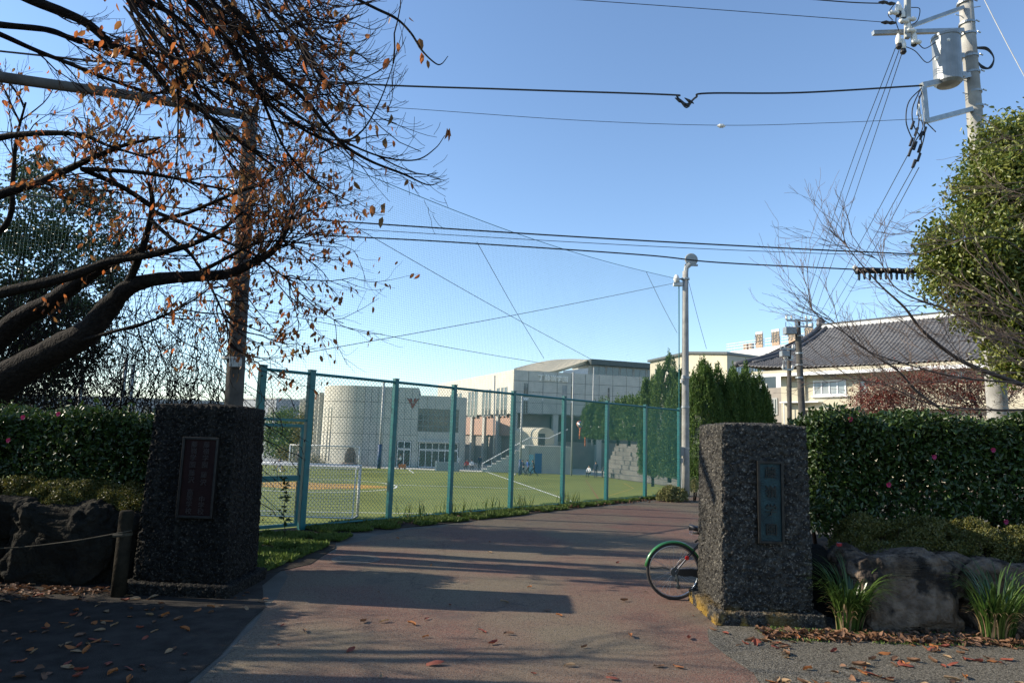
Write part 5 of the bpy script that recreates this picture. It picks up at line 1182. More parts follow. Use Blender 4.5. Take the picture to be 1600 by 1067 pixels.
# ------------------------------------------------------------------ rocks
def rock(label, x0, x1, y0, y1, z0, z1, seed, m='rock', sq=.42, amp=.06, name='retaining_rock', group='boulders retaining the planted beds'):
    bm = bmesh.new(); bmesh.ops.create_icosphere(bm, subdivisions=6 if seed in (1, 2, 3, 7) else 5, radius=1)
    hx, hy, hz = (x1-x0)/2, (y1-y0)/2, (z1-z0)/2
    for v in bm.verts:
        c = v.co.normalized(); q = Vector([math.copysign(abs(k)**sq, k) for k in c]); q /= max(1, (abs(q.x)**6+abs(q.y)**6+abs(q.z)**6)**(1/6))
        s = Vector((seed*3.1, seed, 0)); o = Vector((q.x*hx, q.y*hy, q.z*hz))
        n1 = noise.noise(o*2.2+s); n2 = 1-2*abs(noise.noise(o*5+s)); n3 = noise.noise(o*15+s)-.6*abs(noise.noise(o*28+s)); cr = -abs(noise.noise(o*2.4+s+Vector((9, 9, 9))))
        v.co = o + c*(amp*(n1*1.7+n2*.7+n3*.55)+amp*1.7*cr)
    me = bpy.data.meshes.new(name); bm.to_mesh(me); bm.free(); me.materials.append(M[m])
    me.polygons.foreach_set('use_smooth', [True]*len(me.polygons))
    o = mkobj(name, me); o.location = ((x0+x1)/2, (y0+y1)/2, (z0+z1)/2); return tag(o, label, 'boulder', group)
rock('large square brown boulder between the two strap leaf clumps on the right', 3.72, 4.86, 7.42, 8.3, -.1, .76, 1, amp=.06, sq=.3)
rock('brown boulder at the right photo edge behind the right strap leaf clump', 5.02, 6.3, 7.35, 8.3, -.1, .36, 2)
rock('long flat boulder on top at the right edge, over the lower one', 5.0, 6.6, 7.5, 8.4, .3, .72, 3)
rock('small wedged stone between the large square boulder and its neighbour', 4.7, 5.12, 7.7, 8.3, .25, .75, 4, amp=.04)
rock('dark boulder in the gap beside the right pillar, behind the left strap leaf clump', 3.3, 3.9, 8.0, 8.8, -.1, .68, 5, m='rock_grey')
rock('brown boulder right of the view edge, beyond the long flat one', 6.3, 7.6, 7.5, 8.4, -.1, .75, 6)
rock('big slanting grey boulder filling most of the left wall', -5.95, -4.72, 8.25, 9.0, -.15, .92, 7, m='rock_grey', amp=.06)
rock('narrow grey boulder between the wooden post and the left pillar', -4.86, -4.42, 8.45, 9.1, -.1, .84, 8, m='rock_grey', amp=.035)
rock('small upper grey stone left of the slanting boulder', -6.2, -5.72, 8.35, 9.0, .42, .98, 9, m='rock_grey', amp=.035)
rock('rounded grey boulder at the left photo edge', -6.9, -6.06, 8.3, 9.0, -.1, .9, 10, m='rock_grey', amp=.04)
rock('low grey boulder under the left edge stones', -7.8, -5.8, 8.4, 9.1, -.1, .5, 12, m='rock_grey', amp=.04)
# planted beds behind the rocks
o = MB().prism([(3.5, 8.1), (14, 8.1), (14, 10.2), (3.62, 10.2)], 0, .62).build('planting_soil', M['earth']); o['kind'] = 'structure'
o = MB().prism([(-14, 8.8), (-4.35, 8.8), (-4.35, 10.2), (-14, 10.2)], 0, .66).build('planting_soil', M['earth']); o['kind'] = 'structure'
o = MB().prism([(-7.4, 1.0), (-5.9, 1.0), (-5.9, 7.8), (-7.4, 7.8)], 0, .3).build('planting_soil', M['earth']); o['kind'] = 'structure'

# ------------------------------------------------------------------ hedges
def boxpts(n, x0, x1, y0, y1, z0, z1, faces='ftblr', depth=.12, bump_=.12, hole=.0, seed=0, zlow=None):
    out = []
    ar = {'f': (x1-x0)*(z1-z0), 'b': (x1-x0)*(z1-z0)*.5, 't': (x1-x0)*(y1-y0)*1.3, 'l': (y1-y0)*(z1-z0), 'r': (y1-y0)*(z1-z0)}
    tot = sum(ar[k] for k in faces)
    for k in faces:
        m = int(n*ar[k]/tot); a = rng.random(m); c = rng.random(m); d = np.abs(rng.normal(0, depth, m))
        X = x0+(x1-x0)*a; Y = y0+(y1-y0)*a; Z = z0+(z1-z0)*c; Yt = y0+(y1-y0)*c
        if k == 'f': q = np.stack([X, y0+d, Z], 1)
        if k == 'b': q = np.stack([X, y1-d, Z], 1)
        if k == 't': q = np.stack([X, Yt, z1-d], 1)
        if k == 'l': q = np.stack([x0+d, Y, Z], 1)
        if k == 'r': q = np.stack([x1-d, Y, Z], 1)
        out.append(q)
    p = np.concatenate(out); keep = np.ones(len(p), bool); c = np.array([(x0+x1)/2, (y0+y1)/2, (z0+z1)/2])
    for i, q in enumerate(p):
        g = noise.noise(Vector((q[0]*1.7+seed, q[1]*1.7, q[2]*1.7))); g2 = noise.noise(Vector((q[0]*6+seed, q[1]*6, q[2]*6)))
        if g2 < -.42+hole: keep[i] = False
        if zlow is not None and q[2] < zlow and rng.random() < (zlow-q[2])/(zlow-z0)*.75+.15*(g2 < .1): keep[i] = False
        p[i] = q + (q-c)/np.array([(x1-x0)*3+1, (y1-y0), (z1-z0)])*bump_*2*g
        if rng.random() < .06 and q[2] > z1-.25: p[i, 2] += rng.uniform(0, .13)
    return p[keep]
def hedge(label, x0, x1, y0, y1, z0, z1, n, stems, m='leaf_hedge', size=.068, seed=0, hole=0, flowers=(), zlow=None, faces='ftblr', name='camellia_hedge', zs=.6, depth=.12, bump_=.12, group=None, inner=True):
    t = thing(name, label, 'hedge', ((x0+x1)/2, (y0+y1)/2, zs), group)
    p = boxpts(n, x0, x1, y0, y1, z0, z1, faces, depth, bump_, hole, seed, zlow)
    leafmesh('leaves', p, size, M[m], t, spread=1, width=.52, oval=True)
    if inner:
        L = []
        for k in range(stems):
            x = x0+(x1-x0)*(k+.3+.4*rng.random())/stems; y = (y0+y1)/2+rng.normal(0, .08)
            q = crv([(x, y, zs), (x+rng.normal(0, .05), y, z0+.2), (x+rng.normal(0, .12), y+rng.normal(0, .1), (z0+z1)/2), (x+rng.normal(0, .2), y, z1-.12)], 4); L.append((q, np.linspace(.028, .008, len(q))))
            for j in range(14):
                s = q[rng.integers(3, len(q)-1)]; e = s+np.array([rng.normal(0, .22), rng.choice([-1, 1])*rng.uniform(.1, .36), rng.uniform(.05, .3)]); L.append((np.array([s, (s+e)/2+rng.normal(0, .02, 3), e]), [.008, .006, .003]))
        V, Fq = sweep(L, 5); o = npmesh('stems', V, Fq, M['twig'], t); o['kind'] = 'stuff'
    for fx, fy in flowers:
        v = P(fx, fy, y0-.03); b = MB()
        for k in range(7):
            a = 2*math.pi*k/7; r = .024*(1 if k % 2 else .85); c_, s_ = math.cos(a), math.sin(a)
            b.add([v, v+Vector((c_*r-s_*.018, -.02, s_*r+c_*.018)), v+Vector((c_*r*1.35, -.012, s_*r*1.35)), v+Vector((c_*r+s_*.018, -.02, s_*r-c_*.018))], [(0, 1, 2, 3)])
        b.build('flower', M['petal'], t)
    return t
hedge('tall dark camellia hedge with a few pink flowers right of the right pillar', 3.72, 9.0, 8.42, 9.3, .92, 2.28, 62000, 16, seed=1, flowers=((1328, 655), (1459, 714), (1551, 703), (1388, 757), (1571, 815)), zlow=.95, hole=-.03, depth=.3, bump_=.24)
hedge('camellia hedge with clipped flat top left of the left pillar', -11, -4.42, 9.0, 9.75, 1.0, 1.98, 56000, 14, seed=5, flowers=((37, 652), (14, 688), (92, 647)), zlow=1.15, hole=.0, depth=.24, bump_=.2)
hedge('unseen hedge added for its shade along the left pavement, outside the picture', -7.3, -5.75, 1.2, 7.7, .2, 1.95, 52000, 10, seed=9, size=.1, zs=.3, faces='ftblr', depth=.35, hole=-.2)  # unseen, added and thickened so that the left foreground falls in shade
def mound(label, blobs, m, size, name='azalea_shrub', cat='shrub', zs=.6, dens=6500, top=True):
    t = thing(name, label, cat, (blobs[0][0], blobs[0][1], zs)); P_ = []
    for x, y, z, rx, ry, rz in blobs:
        k = int(dens*rx*rz*12); d = unit(rng.normal(size=(k, 3))); d[:, 2] = np.abs(d[:, 2])*1-.25*(rng.random(k) < .4)
        rr = 1-np.abs(rng.normal(0, .1, k)); q = d*rr[:, None]*np.array([rx, ry, rz])+np.array([x, y, z])
        g = np.array([noise.noise(Vector(a)*5) for a in q]); q = q[g > -.35]; g = g[g > -.35]; q += unit(q-np.array([x, y, z]))*g[:, None]*.1; P_.append(q)
    leafmesh('leaves', np.concatenate(P_), size, M[m], t, dirs=np.array([0, 0, .5]), width=.45)
    L = []
    for x, y, z, rx, ry, rz in blobs:
        for k in range(14):
            e = np.array([x+rng.uniform(-.8, .8)*rx, y+rng.uniform(-.8, .5)*ry, z+rz*.7*rng.random()]); s = np.array([x+rng.uniform(-.4, .4)*rx, y, zs-.02]); L.append((np.array([s, (s+e)/2+rng.normal(0, .03, 3), e]), [.008, .006, .003]))
    V, Fq = sweep(L, 4); o = npmesh('stems', V, Fq, M['twig'], t); o['kind'] = 'stuff'; return t
mound('low rounded azalea shrubs with brownish green leaves below the right hedge', [(4.25, 8.22, .72, .45, .35, .36), (4.85, 8.2, .72, .5, .36, .38), (5.5, 8.22, .7, .5, .35, .36), (6.2, 8.22, .7, .5, .35, .36), (7, 8.25, .7, .5, .35, .36)], 'azalea', .033)
mound('low azalea shrubs with sunlit tips in front of the left hedge', [(-4.75, 8.92, .78, .45, .3, .34), (-5.15, 8.95, .78, .5, .3, .36), (-5.6, 8.85, .8, .62, .33, .37), (-6.1, 8.9, .8, .6, .33, .4), (-6.8, 8.85, .8, .5, .33, .4), (-7.6, 8.85, .8, .5, .33, .4)], 'azalea', .033)
mound('small light yellow green bush at the foot of the lamp pole', [(5.15, 22.0, .1, .42, .35, .36), (5.5, 22.3, .1, .3, .3, .3)], 'weed', .08, zs=0, dens=1800)
mound('small pale leaved plant in the dark beside the juniper row', [(6.0, 22.3, .35, .12, .12, .38)], 'bluelight' if 0 else 'weed', .06, zs=0, dens=900, name='pale_plant')
# strap leaved clumps
def strap(label, cx, cy, n, L, rad=.1, seed=0, ns=0):
    t = thing('strap_leaf_plant', label, 'plant', (cx, cy, 0), 'strap leaved clumps by the right boulders')
    for m_, frac, nm in (('strap', .85, 'blades'), ('strap_dry', .15, 'dry_blades')):
        V = []; Fq = []
        for k in range(int(n*frac)):
            a = rng.uniform(0, 2*math.pi); r = rad*rng.random()**.5; s = np.array([cx+r*math.cos(a), cy+r*math.sin(a)*.6, 0.]); a += rng.normal(0, .4)
            ln = L*rng.uniform(.55, 1.15)*(.6 if m_ == 'strap_dry' else 1); out = rng.uniform(.25, .8); up = 1.0; q = s.copy(); w0 = .0085*rng.uniform(.7, 1.2); seg = 9; d = np.array([math.cos(a)*out*.2, math.sin(a)*out*.2-.08, up]); d /= np.linalg.norm(d)
            side = np.array([-math.sin(a), math.cos(a), 0]); base = len(V)
            for i in range(seg+1):
                ww = w0*(1-(i/seg)**2.2)+.001; V += [q-side*ww, q+side*ww]; q = q+d*ln/seg; d = d+np.array([math.cos(a)*.035, math.sin(a)*.035, -.36*(.3+i/seg)]); d /= np.linalg.norm(d)
                if q[2] < .02: q[2] = .02
            Fq += [(base+2*i, base+2*i+1, base+2*i+3, base+2*i+2) for i in range(seg)]
        o = npmesh(nm, V, Fq, M[m_], t); o['kind'] = 'stuff'
strap('bright green strap leaf clump between the right pillar and the large square boulder', 3.6, 7.42, 330, .78, .13)
strap('bright green strap leaf clump to the right of the large square boulder', 5.02, 7.25, 280, .8, .16)
strap('small strap leaf tuft sprouting over the rocks at the right edge', 5.5, 7.32, 60, .6, .08)
# drink can, post and rope
q = P(1312, 868, 8.05); q.z = .68
t = thing('drink_can', 'small faded red drink can standing on the rock right of the right pillar', 'can', q)
MB().lathe([(.024, 0), (.032, .008), (.032, .11), (.026, .122)], tuple(q), 20).build('can_body', M['redcloth'], t, smooth=True); MB().lathe([(.0325, .03), (.0325, .06)], tuple(q), 20).build('can_band', M['white'], t); MB().lathe([(.026, .122), (.024, .124)], tuple(q), 20).build('can_lid', M['steel'], t)
q = G(184, 932); q = Vector((q.x, q.y, 0))
t = thing('wooden_post', 'short round weathered wooden post left of the left pillar', 'post', q)
MB().lathe([(.078, -.02), (.076, .4), (.074, .9), (.068, .925), (.05, .93)], tuple(q), 18).build('post_body', M['wood'], t, smooth=True)
MB().lathe([(.08, .66), (.08, .69)], tuple(q), 18).build('rope_wrap', M['rope'], t)
MB().tube([q+Vector((.03, -.085, .67)), q+Vector((-.07, -.1, .665))], .02, 6).build('rope_knot', M['rope'], t)
tag(MB().tube([Vector(v) for v in crv([q+Vector((.1, -.04, .72)), q+Vector((-.08, -.09, .68)), q+Vector((-.6, -.12, .58)), q+Vector((-1.3, -.15, .5)), q+Vector((-2.2, -.1, .52)), q+Vector((-3, 0, .6))], 6)], .008, 6).build('barrier_rope', M['rope']), 'thin slack rope strung from the wooden post to the left', 'rope')

# ------------------------------------------------------------------ verge
o = MB().prism([fo(-1.6, -.3), fo(15, -.3), fo(15, .25), fo(11, .3), fo(8.6, .5), fo(5, .75), fo(2.5, .9), fo(.3, .75), (-2.75, 11.4), (-2.75, 10.0), (-3.1, 9.3), (-4.3, 9.3), (-5, 12)], -.02, .012).build('verge_soil', M['earth']); o['kind'] = 'structure'
def grasspts(n, fnn):
    out = []
    while len(out) < n:
        q = fnn(); 
        if q is not None: out.append(q)
    return np.array(out)
def gv():
    u = rng.uniform(.1, 14.6); wmax = np.interp(u, [0, 1, 5, 8.6, 11, 15], [.75, .95, .8, .5, .3, .15]); n_ = rng.uniform(-.3, wmax); q = fence_fr.pt(u, 0, n_)
    if noise.noise(Vector((q.x*2.2, q.y*2.2, 0))) < -.12+.35*max(0, n_/wmax-.6): return None
    return (q.x, q.y, .015)
def gp_():
    x = rng.uniform(-4.3, -2.7); y = rng.uniform(9.3, 12.6)
    if x > -3.15+.12*(y-9.3) or noise.noise(Vector((x*2.5, y*2.5, 1))) < -.15: return None
    return (x, y, .015)
tag(leafmesh('verge_grass', np.concatenate([grasspts(42000, gv), grasspts(16000, gp_)]), .09, M['grass'], None, dirs=np.array([0, 0, .9]), spread=.8, width=.22), 'green grass strip along the foot of the teal fence', 'grass')
def gw():
    u = rng.choice([2.6, 3.0, 3.6, 4.0, 5.2, 6.1, 6.6, 8.2, 8.5])+rng.normal(0, .16); q = fence_fr.pt(u, 0, rng.uniform(-.2, .25)); return (q.x, q.y, .02)
wp = grasspts(90, gw); tag(leafmesh('tall_weeds', wp, .38, M['grass'], None, dirs=np.array([0, 0, 1.6]), spread=.5, width=.035, fold=.04), 'tall pale grass stalks rising against the fence mesh', 'weeds')
hd_ = np.concatenate([wp+np.array([rng.normal(0, .05, len(wp)), rng.normal(0, .05, len(wp)), rng.uniform(.15, .42, len(wp))]).T for _ in range(5)])
tag(leafmesh('weed_heads', hd_, .035, M['weed'], None, width=.5), 'small leaves and seed heads on the weeds by the fence', 'weeds')
t = thing('weed_plant', 'single dark leafy weed standing in front of the fence gate', 'weed', (-3.95, 12.0, 0)); q = crv([P(446, 836, 12), P(443, 800, 12), P(447, 770, 12), P(444, 745, 12)], 4); q[0][2] = 0; V, Fq = sweep([(q, np.linspace(.008, .003, len(q)))], 5); npmesh('stem', V, Fq, M['twig'], t)
leafmesh('leaves', q[rng.integers(2, len(q), 46)]+rng.normal(0, .02, (46, 3)), .1, M['leaf_dark'], t, dirs=np.array([0, 0, .3]))
moss = grasspts(5000, lambda: (lambda x, y: (x, y, .012) if noise.noise(Vector((x*2.2, y*5, 7))) > .0 else None)(rng.uniform(2.6, 7), rng.uniform(6.95, 7.45)))
tag(leafmesh('moss_patches', moss, .022, M['grass'], None, dirs=np.array([0, 0, .5]), width=.5), 'low green moss along the foot of the right boulders', 'moss')

# ------------------------------------------------------------------ trees
def grow(L, p, d, ln, r, lev, tips, up=.05, kids=(4, 5, 4), spr=.7, wob=.16, seg=6, decay=.55):
    p = np.array(p, float); d = np.array(d, float); d /= np.linalg.norm(d); pts = [p.copy()]
    for i in range(seg):
        p = p+d*ln/seg; pts.append(p.copy()); d = d+rng.normal(0, wob, 3)+np.array([0, 0, up*(1+i*.5)]); d /= np.linalg.norm(d)
    pts = np.array(pts); L.append((pts, np.linspace(r, max(r*.45, .0018), seg+1)))
    tips.append((pts[-1], d, lev))
    if lev <= 0: return
    for k in range(kids[min(lev, len(kids)-1)]):
        i = rng.integers(1, seg+1); s = pts[i]; dd = pts[i]-pts[i-1]; dd /= np.linalg.norm(dd); e = rng.normal(0, 1, 3); e -= dd*e.dot(dd); e /= np.linalg.norm(e)+1e-9
        grow(L, s, dd+e*spr*rng.uniform(.6, 1.2), ln*decay*rng.uniform(.65, 1.25), max(r*.5, .002), lev-1, tips, up, kids, spr, wob, seg, decay)
def spawn(limb, n, ln, r, lev, L, tips, t0=.15, bias=(0, 0, 0), up=.03, spr=.75, kids=(4, 5, 4), along=1.0, wob=.14, decay=.55):
    p, rad = limb; p = np.asarray(p); m = len(p)
    for k in range(n):
        i = int(min(m-2, (t0+(1-t0)*rng.random())*(m-1))); s = p[i]+(p[i+1]-p[i])*rng.random(); dd = p[i+1]-p[i]; dd /= np.linalg.norm(dd)+1e-9
        e = rng.normal(0, 1, 3); e -= dd*e.dot(dd); e /= np.linalg.norm(e)+1e-9
        grow(L, s, dd*along+e*spr+np.array(bias), ln*rng.uniform(.6, 1.3), r, lev, tips, up, kids, spr, wob, 6, decay)
def PL(pts, r0, r1, n=6):
    q = crv([P(*a) for a in pts], n); return (q, np.linspace(r0, r1, len(q)))
def limbmesh(name, limb, m, parent, sides=12, knob=.04):
    p, r = limb; r = np.asarray(r)*(1+knob*np.array([noise.noise(Vector(q)*6) for q in p])*3)
    V, Fq = sweep([(p, r)], sides); return npmesh(name, V, Fq, m, parent, smooth=True)
# cherry tree A: the big leaning limbs on the left
CA = thing('cherry_tree', 'leaning old cherry tree with thick dark limbs and orange leaves in front of the vines', 'tree', (-10.9, 11.2, 0))
tr_ = PL([(-280, 930, 11.47), (-210, 800, 11.35), (-120, 700, 11.22), (-50, 640, 11.10), (20, 585, 10.98), (85, 548, 10.86), (135, 520, 10.74), (170, 480, 10.74), (200, 450, 10.61), (240, 437, 10.61), (300, 432, 10.49), (355, 428, 10.37), (400, 408, 10.25), (430, 388, 10.13), (452, 350, 10.00), (462, 320, 10.00)], 0.403, 0.027)
n_ = len(tr_[0]); tr_ = (tr_[0], np.interp(np.linspace(0, 1, n_), [0, .15, .3, .42, .5, .6, .75, .88, 1], [.42, .33, .24, .19, .14, .1, .07, .046, .013]))
limbmesh('trunk', tr_, M['bark'], CA, 16)
limbsA = [PL([(-120, 610, 11.59), (-40, 560, 11.53), (30, 500, 11.47), (82, 470, 11.35), (141, 428, 11.22), (195, 400, 11.10), (235, 385, 10.98)], 0.244, 0.043),
          PL([(-100, 480, 10.61), (0, 458, 10.49), (108, 432, 10.37), (170, 409, 10.37), (230, 399, 10.25), (290, 385, 10.25), (345, 360, 10.13), (380, 330, 10.00)], 0.104, 0.018),
          PL([(196, 452, 10.61), (212, 415, 10.49), (228, 370, 10.49), (238, 320, 10.37), (232, 285, 10.37)], 0.073, 0.027),
          PL([(236, 322, 10.37), (190, 292, 10.13), (127, 264, 9.88)], 0.043, 0.037),
          PL([(-60, 330, 10.13), (0, 304, 10.00), (56, 287, 10.00), (112, 262, 9.88), (150, 244, 9.76), (198, 226, 9.64), (250, 215, 9.64)], 0.085, 0.015),
          PL([(127, 264, 9.88), (200, 268, 9.76), (260, 276, 9.76), (330, 292, 9.76), (380, 300, 9.76)], 0.037, 0.012),
          PL([(236, 345, 10.37), (270, 375, 10.25), (300, 400, 10.25), (330, 450, 10.13), (352, 500, 10.13), (356, 535, 10.13)], 0.037, 0.007),
          PL([(238, 330, 10.37), (290, 350, 10.25), (340, 372, 10.25), (400, 400, 10.13), (440, 430, 10.13), (470, 445, 10.00)], 0.034, 0.007),
          PL([(250, 345, 10.37), (300, 330, 10.25), (360, 305, 10.13), (420, 285, 10.00), (480, 262, 10.00)], 0.037, 0.007),
          PL([(300, 432, 10.49), (360, 400, 10.13), (400, 380, 10.00), (460, 375, 10.00)], 0.037, 0.007),
          PL([(-80, 240, 9.76), (0, 215, 9.64), (75, 208, 9.52), (130, 212, 9.52), (170, 228, 9.52), (240, 250, 9.52)], 0.061, 0.012),
          PL([(-60, 400, 10.74), (10, 350, 10.61), (20, 280, 10.49), (25, 220, 10.37), (40, 160, 10.25)], 0.055, 0.015),
          PL([(100, 540, 10.74), (170, 520, 10.49), (240, 500, 10.37), (300, 470, 10.37), (340, 440, 10.37)], 0.037, 0.007)]
for l_ in limbsA: limbmesh('branch', l_, M['bark'], CA, 8)
LA = []; tipsA = []
for l_ in limbsA+[tr_]: spawn(l_, 10, .95, .012, 2, LA, tipsA, .3 if l_ is not tr_ else .62, up=.03, kids=(3, 4, 4))
spawn((tr_[0][-30:], None), 16, .95, .011, 2, LA, tipsA, .2, kids=(3, 4, 4))
V, Fq = sweep(LA, 4); o = npmesh('twigs', V, Fq, M['twig'], CA); o['kind'] = 'stuff'
def tipleaves(tips, prob, per, size, m, parent, fil=None, name='leaves'):
    p = []
    for q, d, lv in tips:
        if lv > 1 or rng.random() > prob: continue
        if fil and not fil(q): continue
        for k in range(rng.integers(1, per+1)): p.append(q+rng.normal(0, .05, 3)-d*rng.uniform(0, .15))
    leafmesh(name, np.array(p), size, M[m], parent, dirs=np.array([0, 0, -1.3]), spread=.9, width=.48, fold=.12, oval=True)
tipleaves(tipsA, .42, 3, .1, 'leaf_orange', CA)
# cherry tree B: trunk outside the picture, limbs hang in from the upper left
CBt = thing('cherry_tree', 'cherry tree left of the viewer whose drooping dark branches fill the upper left sky', 'tree', (-7.2, 5.4, 0))
limbmesh('trunk', (crv([(-7.2, 5.4, -.05), (-7.0, 5.5, 1), (-6.6, 5.7, 2.2), (-6.2, 5.9, 3.4), (-5.7, 6.0, 4.4), (-5.2, 6.1, 5.2)], 5), np.linspace(.26, .11, 26)), M['bark'], CBt)
limbsB = [PL([(-80, -60, 5.6), (45, -2, 5.8), (131, 34, 6), (176, 71, 6.1), (225, 97, 6.2), (270, 146, 6.3), (319, 176, 6.4), (375, 221, 6.5), (430, 262, 6.6)], 0.0540, .012),
          PL([(-60, 30, 5.8), (0, 39, 6), (75, 47, 6.2), (112, 60, 6.3), (169, 71, 6.4), (235, 82, 6.5), (300, 100, 6.6), (350, 130, 6.6)], 0.0360, .012),
          PL([(-60, 30, 6), (0, 54, 6.2), (56, 79, 6.4), (112, 101, 6.5), (169, 124, 6.5), (238, 146, 6.6), (262, 138, 6.6)], 0.0302, .012),
          PL([(60, -80, 5.4), (150, -30, 5.6), (247, 10, 5.8), (300, 50, 5.9), (340, 110, 6), (400, 150, 6), (460, 190, 6.1)], 0.0360, .008),
          PL([(150, -90, 5.2), (240, -40, 5.4), (320, 20, 5.6), (360, 70, 5.7), (400, 140, 5.8), (470, 200, 5.9), (540, 232, 6), (600, 262, 6)], 0.0360, .005),
          PL([(220, -90, 5.1), (300, -40, 5.3), (380, 30, 5.5), (420, 100, 5.6), (480, 160, 5.7), (530, 220, 5.8), (575, 250, 5.8), (630, 272, 5.8), (668, 289, 5.8), (690, 284, 5.8)], 0.0324, .003),
          PL([(330, -90, 5.2), (380, -40, 5.3), (430, 20, 5.4), (470, 70, 5.5), (500, 120, 5.5), (508, 132, 5.5)], 0.0216, .006),
          PL([(400, -60, 5.2), (470, -30, 5.2), (540, -8, 5.3), (590, 15, 5.3), (620, 30, 5.3), (642, 52, 5.3), (660, 80, 5.3), (680, 99, 5.3), (690, 100, 5.3), (700, 88, 5.3)], 0.0173, .003),
          PL([(420, 150, 5.8), (480, 190, 5.7), (545, 225, 5.6), (600, 246, 5.6), (650, 250, 5.6), (680, 232, 5.6), (695, 212, 5.6)], 0.0130, .003),
          PL([(500, 240, 5.8), (560, 210, 5.7), (590, 165, 5.6), (608, 120, 5.6), (620, 80, 5.6), (634, 30, 5.6)], 0.0086, .002),
          PL([(100, -80, 5.5), (200, -10, 5.7), (260, 60, 5.9), (300, 130, 6.1), (330, 200, 6.3), (360, 260, 6.4)], 0.0252, .006),
          PL([(260, -90, 5.3), (330, 0, 5.5), (370, 60, 5.8), (420, 180, 6), (450, 240, 6.1), (500, 290, 6.1), (560, 322, 6.1)], 0.0252, .004),
          PL([(180, -90, 5.6), (230, 0, 5.9), (262, 60, 6), (276, 120, 6), (278, 200, 6.1), (272, 280, 6.1), (250, 310, 6.1)], 0.0130, .005)]
for l_ in limbsB: limbmesh('branch', l_, M['bark'], CBt, 8)
LB_ = []; tipsB = []
for i, l_ in enumerate(limbsB):
    spawn(l_, 13 if i not in (7, 8, 9, 12) else 4, .62, .008, 2, LB_, tipsB, .12, bias=(.35, .1, -.35) if i not in (7, 8, 9) else (0, 0, 0), up=.045, kids=(2, 4, 4), spr=.5, along=1.3, wob=.12)
for k in range(70):          # long whips of the dense mass
    x = rng.uniform(180, 470); y = rng.uniform(-90, 20); a = P(x, y, rng.uniform(5.2, 6.2)); d = np.array([rng.uniform(.35, .9), rng.uniform(-.1, .4), -rng.uniform(.5, 1.1)])
    grow(LB_, a, d, rng.uniform(.9, 1.9), rng.uniform(.005, .014), 2, tipsB, .05, (2, 3, 5), .45, .09, 9, .4)
def keepB(l_):
    q = l_[0][-1]; x, y = proj(q)
    if x > 702 or (x > 640 and y < 180): return False
    if x > 560: return rng.random() < .6
    return True
LB_ = [l_ for l_ in LB_ if keepB(l_)]
tipsB = [t_ for t_ in tipsB if proj(t_[0])[0] < 560 or (rng.random() < .15 and proj(t_[0])[0] < 690)]
V, Fq = sweep(LB_, 4); o = npmesh('twigs', V, Fq, M['twig'], CBt); o['kind'] = 'stuff'
tipleaves(tipsB, .3, 2, .09, 'leaf_orange', CBt, fil=lambda q: rng.random() < (1 if proj(q)[0] < 330 else .5))
lf_ = [P(x+rng.uniform(-3, 3), y, 5.6) for x, y in ((700, 200), (697, 203), (704, 200), (545, 140), (520, 55), (448, 190), (452, 196), (604, 165), (600, 215), (570, 325), (603, 317), (580, 320), (532, 95), (600, 262), (655, 60), (535, 130), (485, 160), (610, 178), (590, 200))]
leafmesh('leaves', np.array([tuple(v) for v in lf_]), .1, M['leaf_orange'], CBt, dirs=np.array([0, 0, -2]), spread=.5, oval=True)
# two more cherry trees outside the frame on the left, whose crowns shade the drive
def bare_tree(label, x, y, H_, seed_r, lev=4, m='bark', tm='twig', lean=(0, 0, 1), leaves_=0, gp='cherry trees on the left, outside the picture'):
    t = thing('cherry_tree', label, 'tree', (x, y, 0), gp); L = []; tips = []
    base = crv([(x, y, -.05), (x+lean[0]*.3, y+lean[1]*.3, H_*.16), (x+lean[0]*.7, y+lean[1]*.7, H_*.33)], 5); limbmesh('trunk', (base, np.linspace(seed_r, seed_r*.7, len(base))), M[m], t)
    top = base[-1]; big = []
    for k in range(6):
        a = 2*math.pi*k/6+rng.normal(0, .3); d = np.array([math.cos(a)*.9, math.sin(a)*.9, rng.uniform(.35, .9)]); 
        grow(big, top, d, H_*.45, seed_r*.42, 0, [], .02, (0,), .6, .1, 8)
    for p_, r_a in big:
        limbmesh('branch', (p_, r_a), M[m], t, 7); spawn((p_, r_a), 7, H_*.2, .022, 3, L, tips, .15, up=.02, kids=(2, 3, 3, 3), spr=.8, decay=.6)
    V, Fq = sweep(L, 3); o = npmesh('twigs', V, Fq, M[tm], t); o['kind'] = 'stuff'
    if leaves_: tipleaves(tips, leaves_, 2, .08, 'leaf_orange', t)
bare_tree('off frame cherry tree nearest the left hedge', -10.5, 6.0, 7.5, .24, leaves_=.12)
bare_tree('off frame cherry tree farther back on the left', -14.5, 10.3, 7.5, .24, leaves_=.12)
bare_tree('off frame cherry tree beside the viewer on the left', -11.5, 3.6, 7.5, .26, leaves_=.1)
# vines on the net behind the left hedge
vt = thing('dead_vines', 'tangle of dead vines and shrivelled leaves hanging on the net behind the left hedge', 'vines', (-9, 12.4, 0)); L = []; lp_ = []
for k in range(1500):
    x = rng.uniform(-15, -5.3); z = rng.uniform(2.2, 5.0)-max(0, (x+7.5))*.3; y = 12.45+rng.normal(0, .06); q = np.array([x, y, z]); pts = [q.copy()]; d = np.array([rng.normal(0, .2), 0, -1.])
    for i in range(int(rng.uniform(10, 28))):
        q = q+d*.13; q[1] = y+rng.normal(0, .02); pts.append(q.copy()); d = d+np.array([rng.normal(0, .3), 0, rng.normal(0, .12)]); d[2] = min(d[2], -.35); d /= np.linalg.norm(d)
        if rng.random() < .5: lp_.append(q+rng.normal(0, .05, 3))
    pts = np.array(pts); pts = pts[pts[:, 2] > .3]
    if len(pts) > 2: L.append((pts, np.full(len(pts), rng.uniform(.003, .009))))
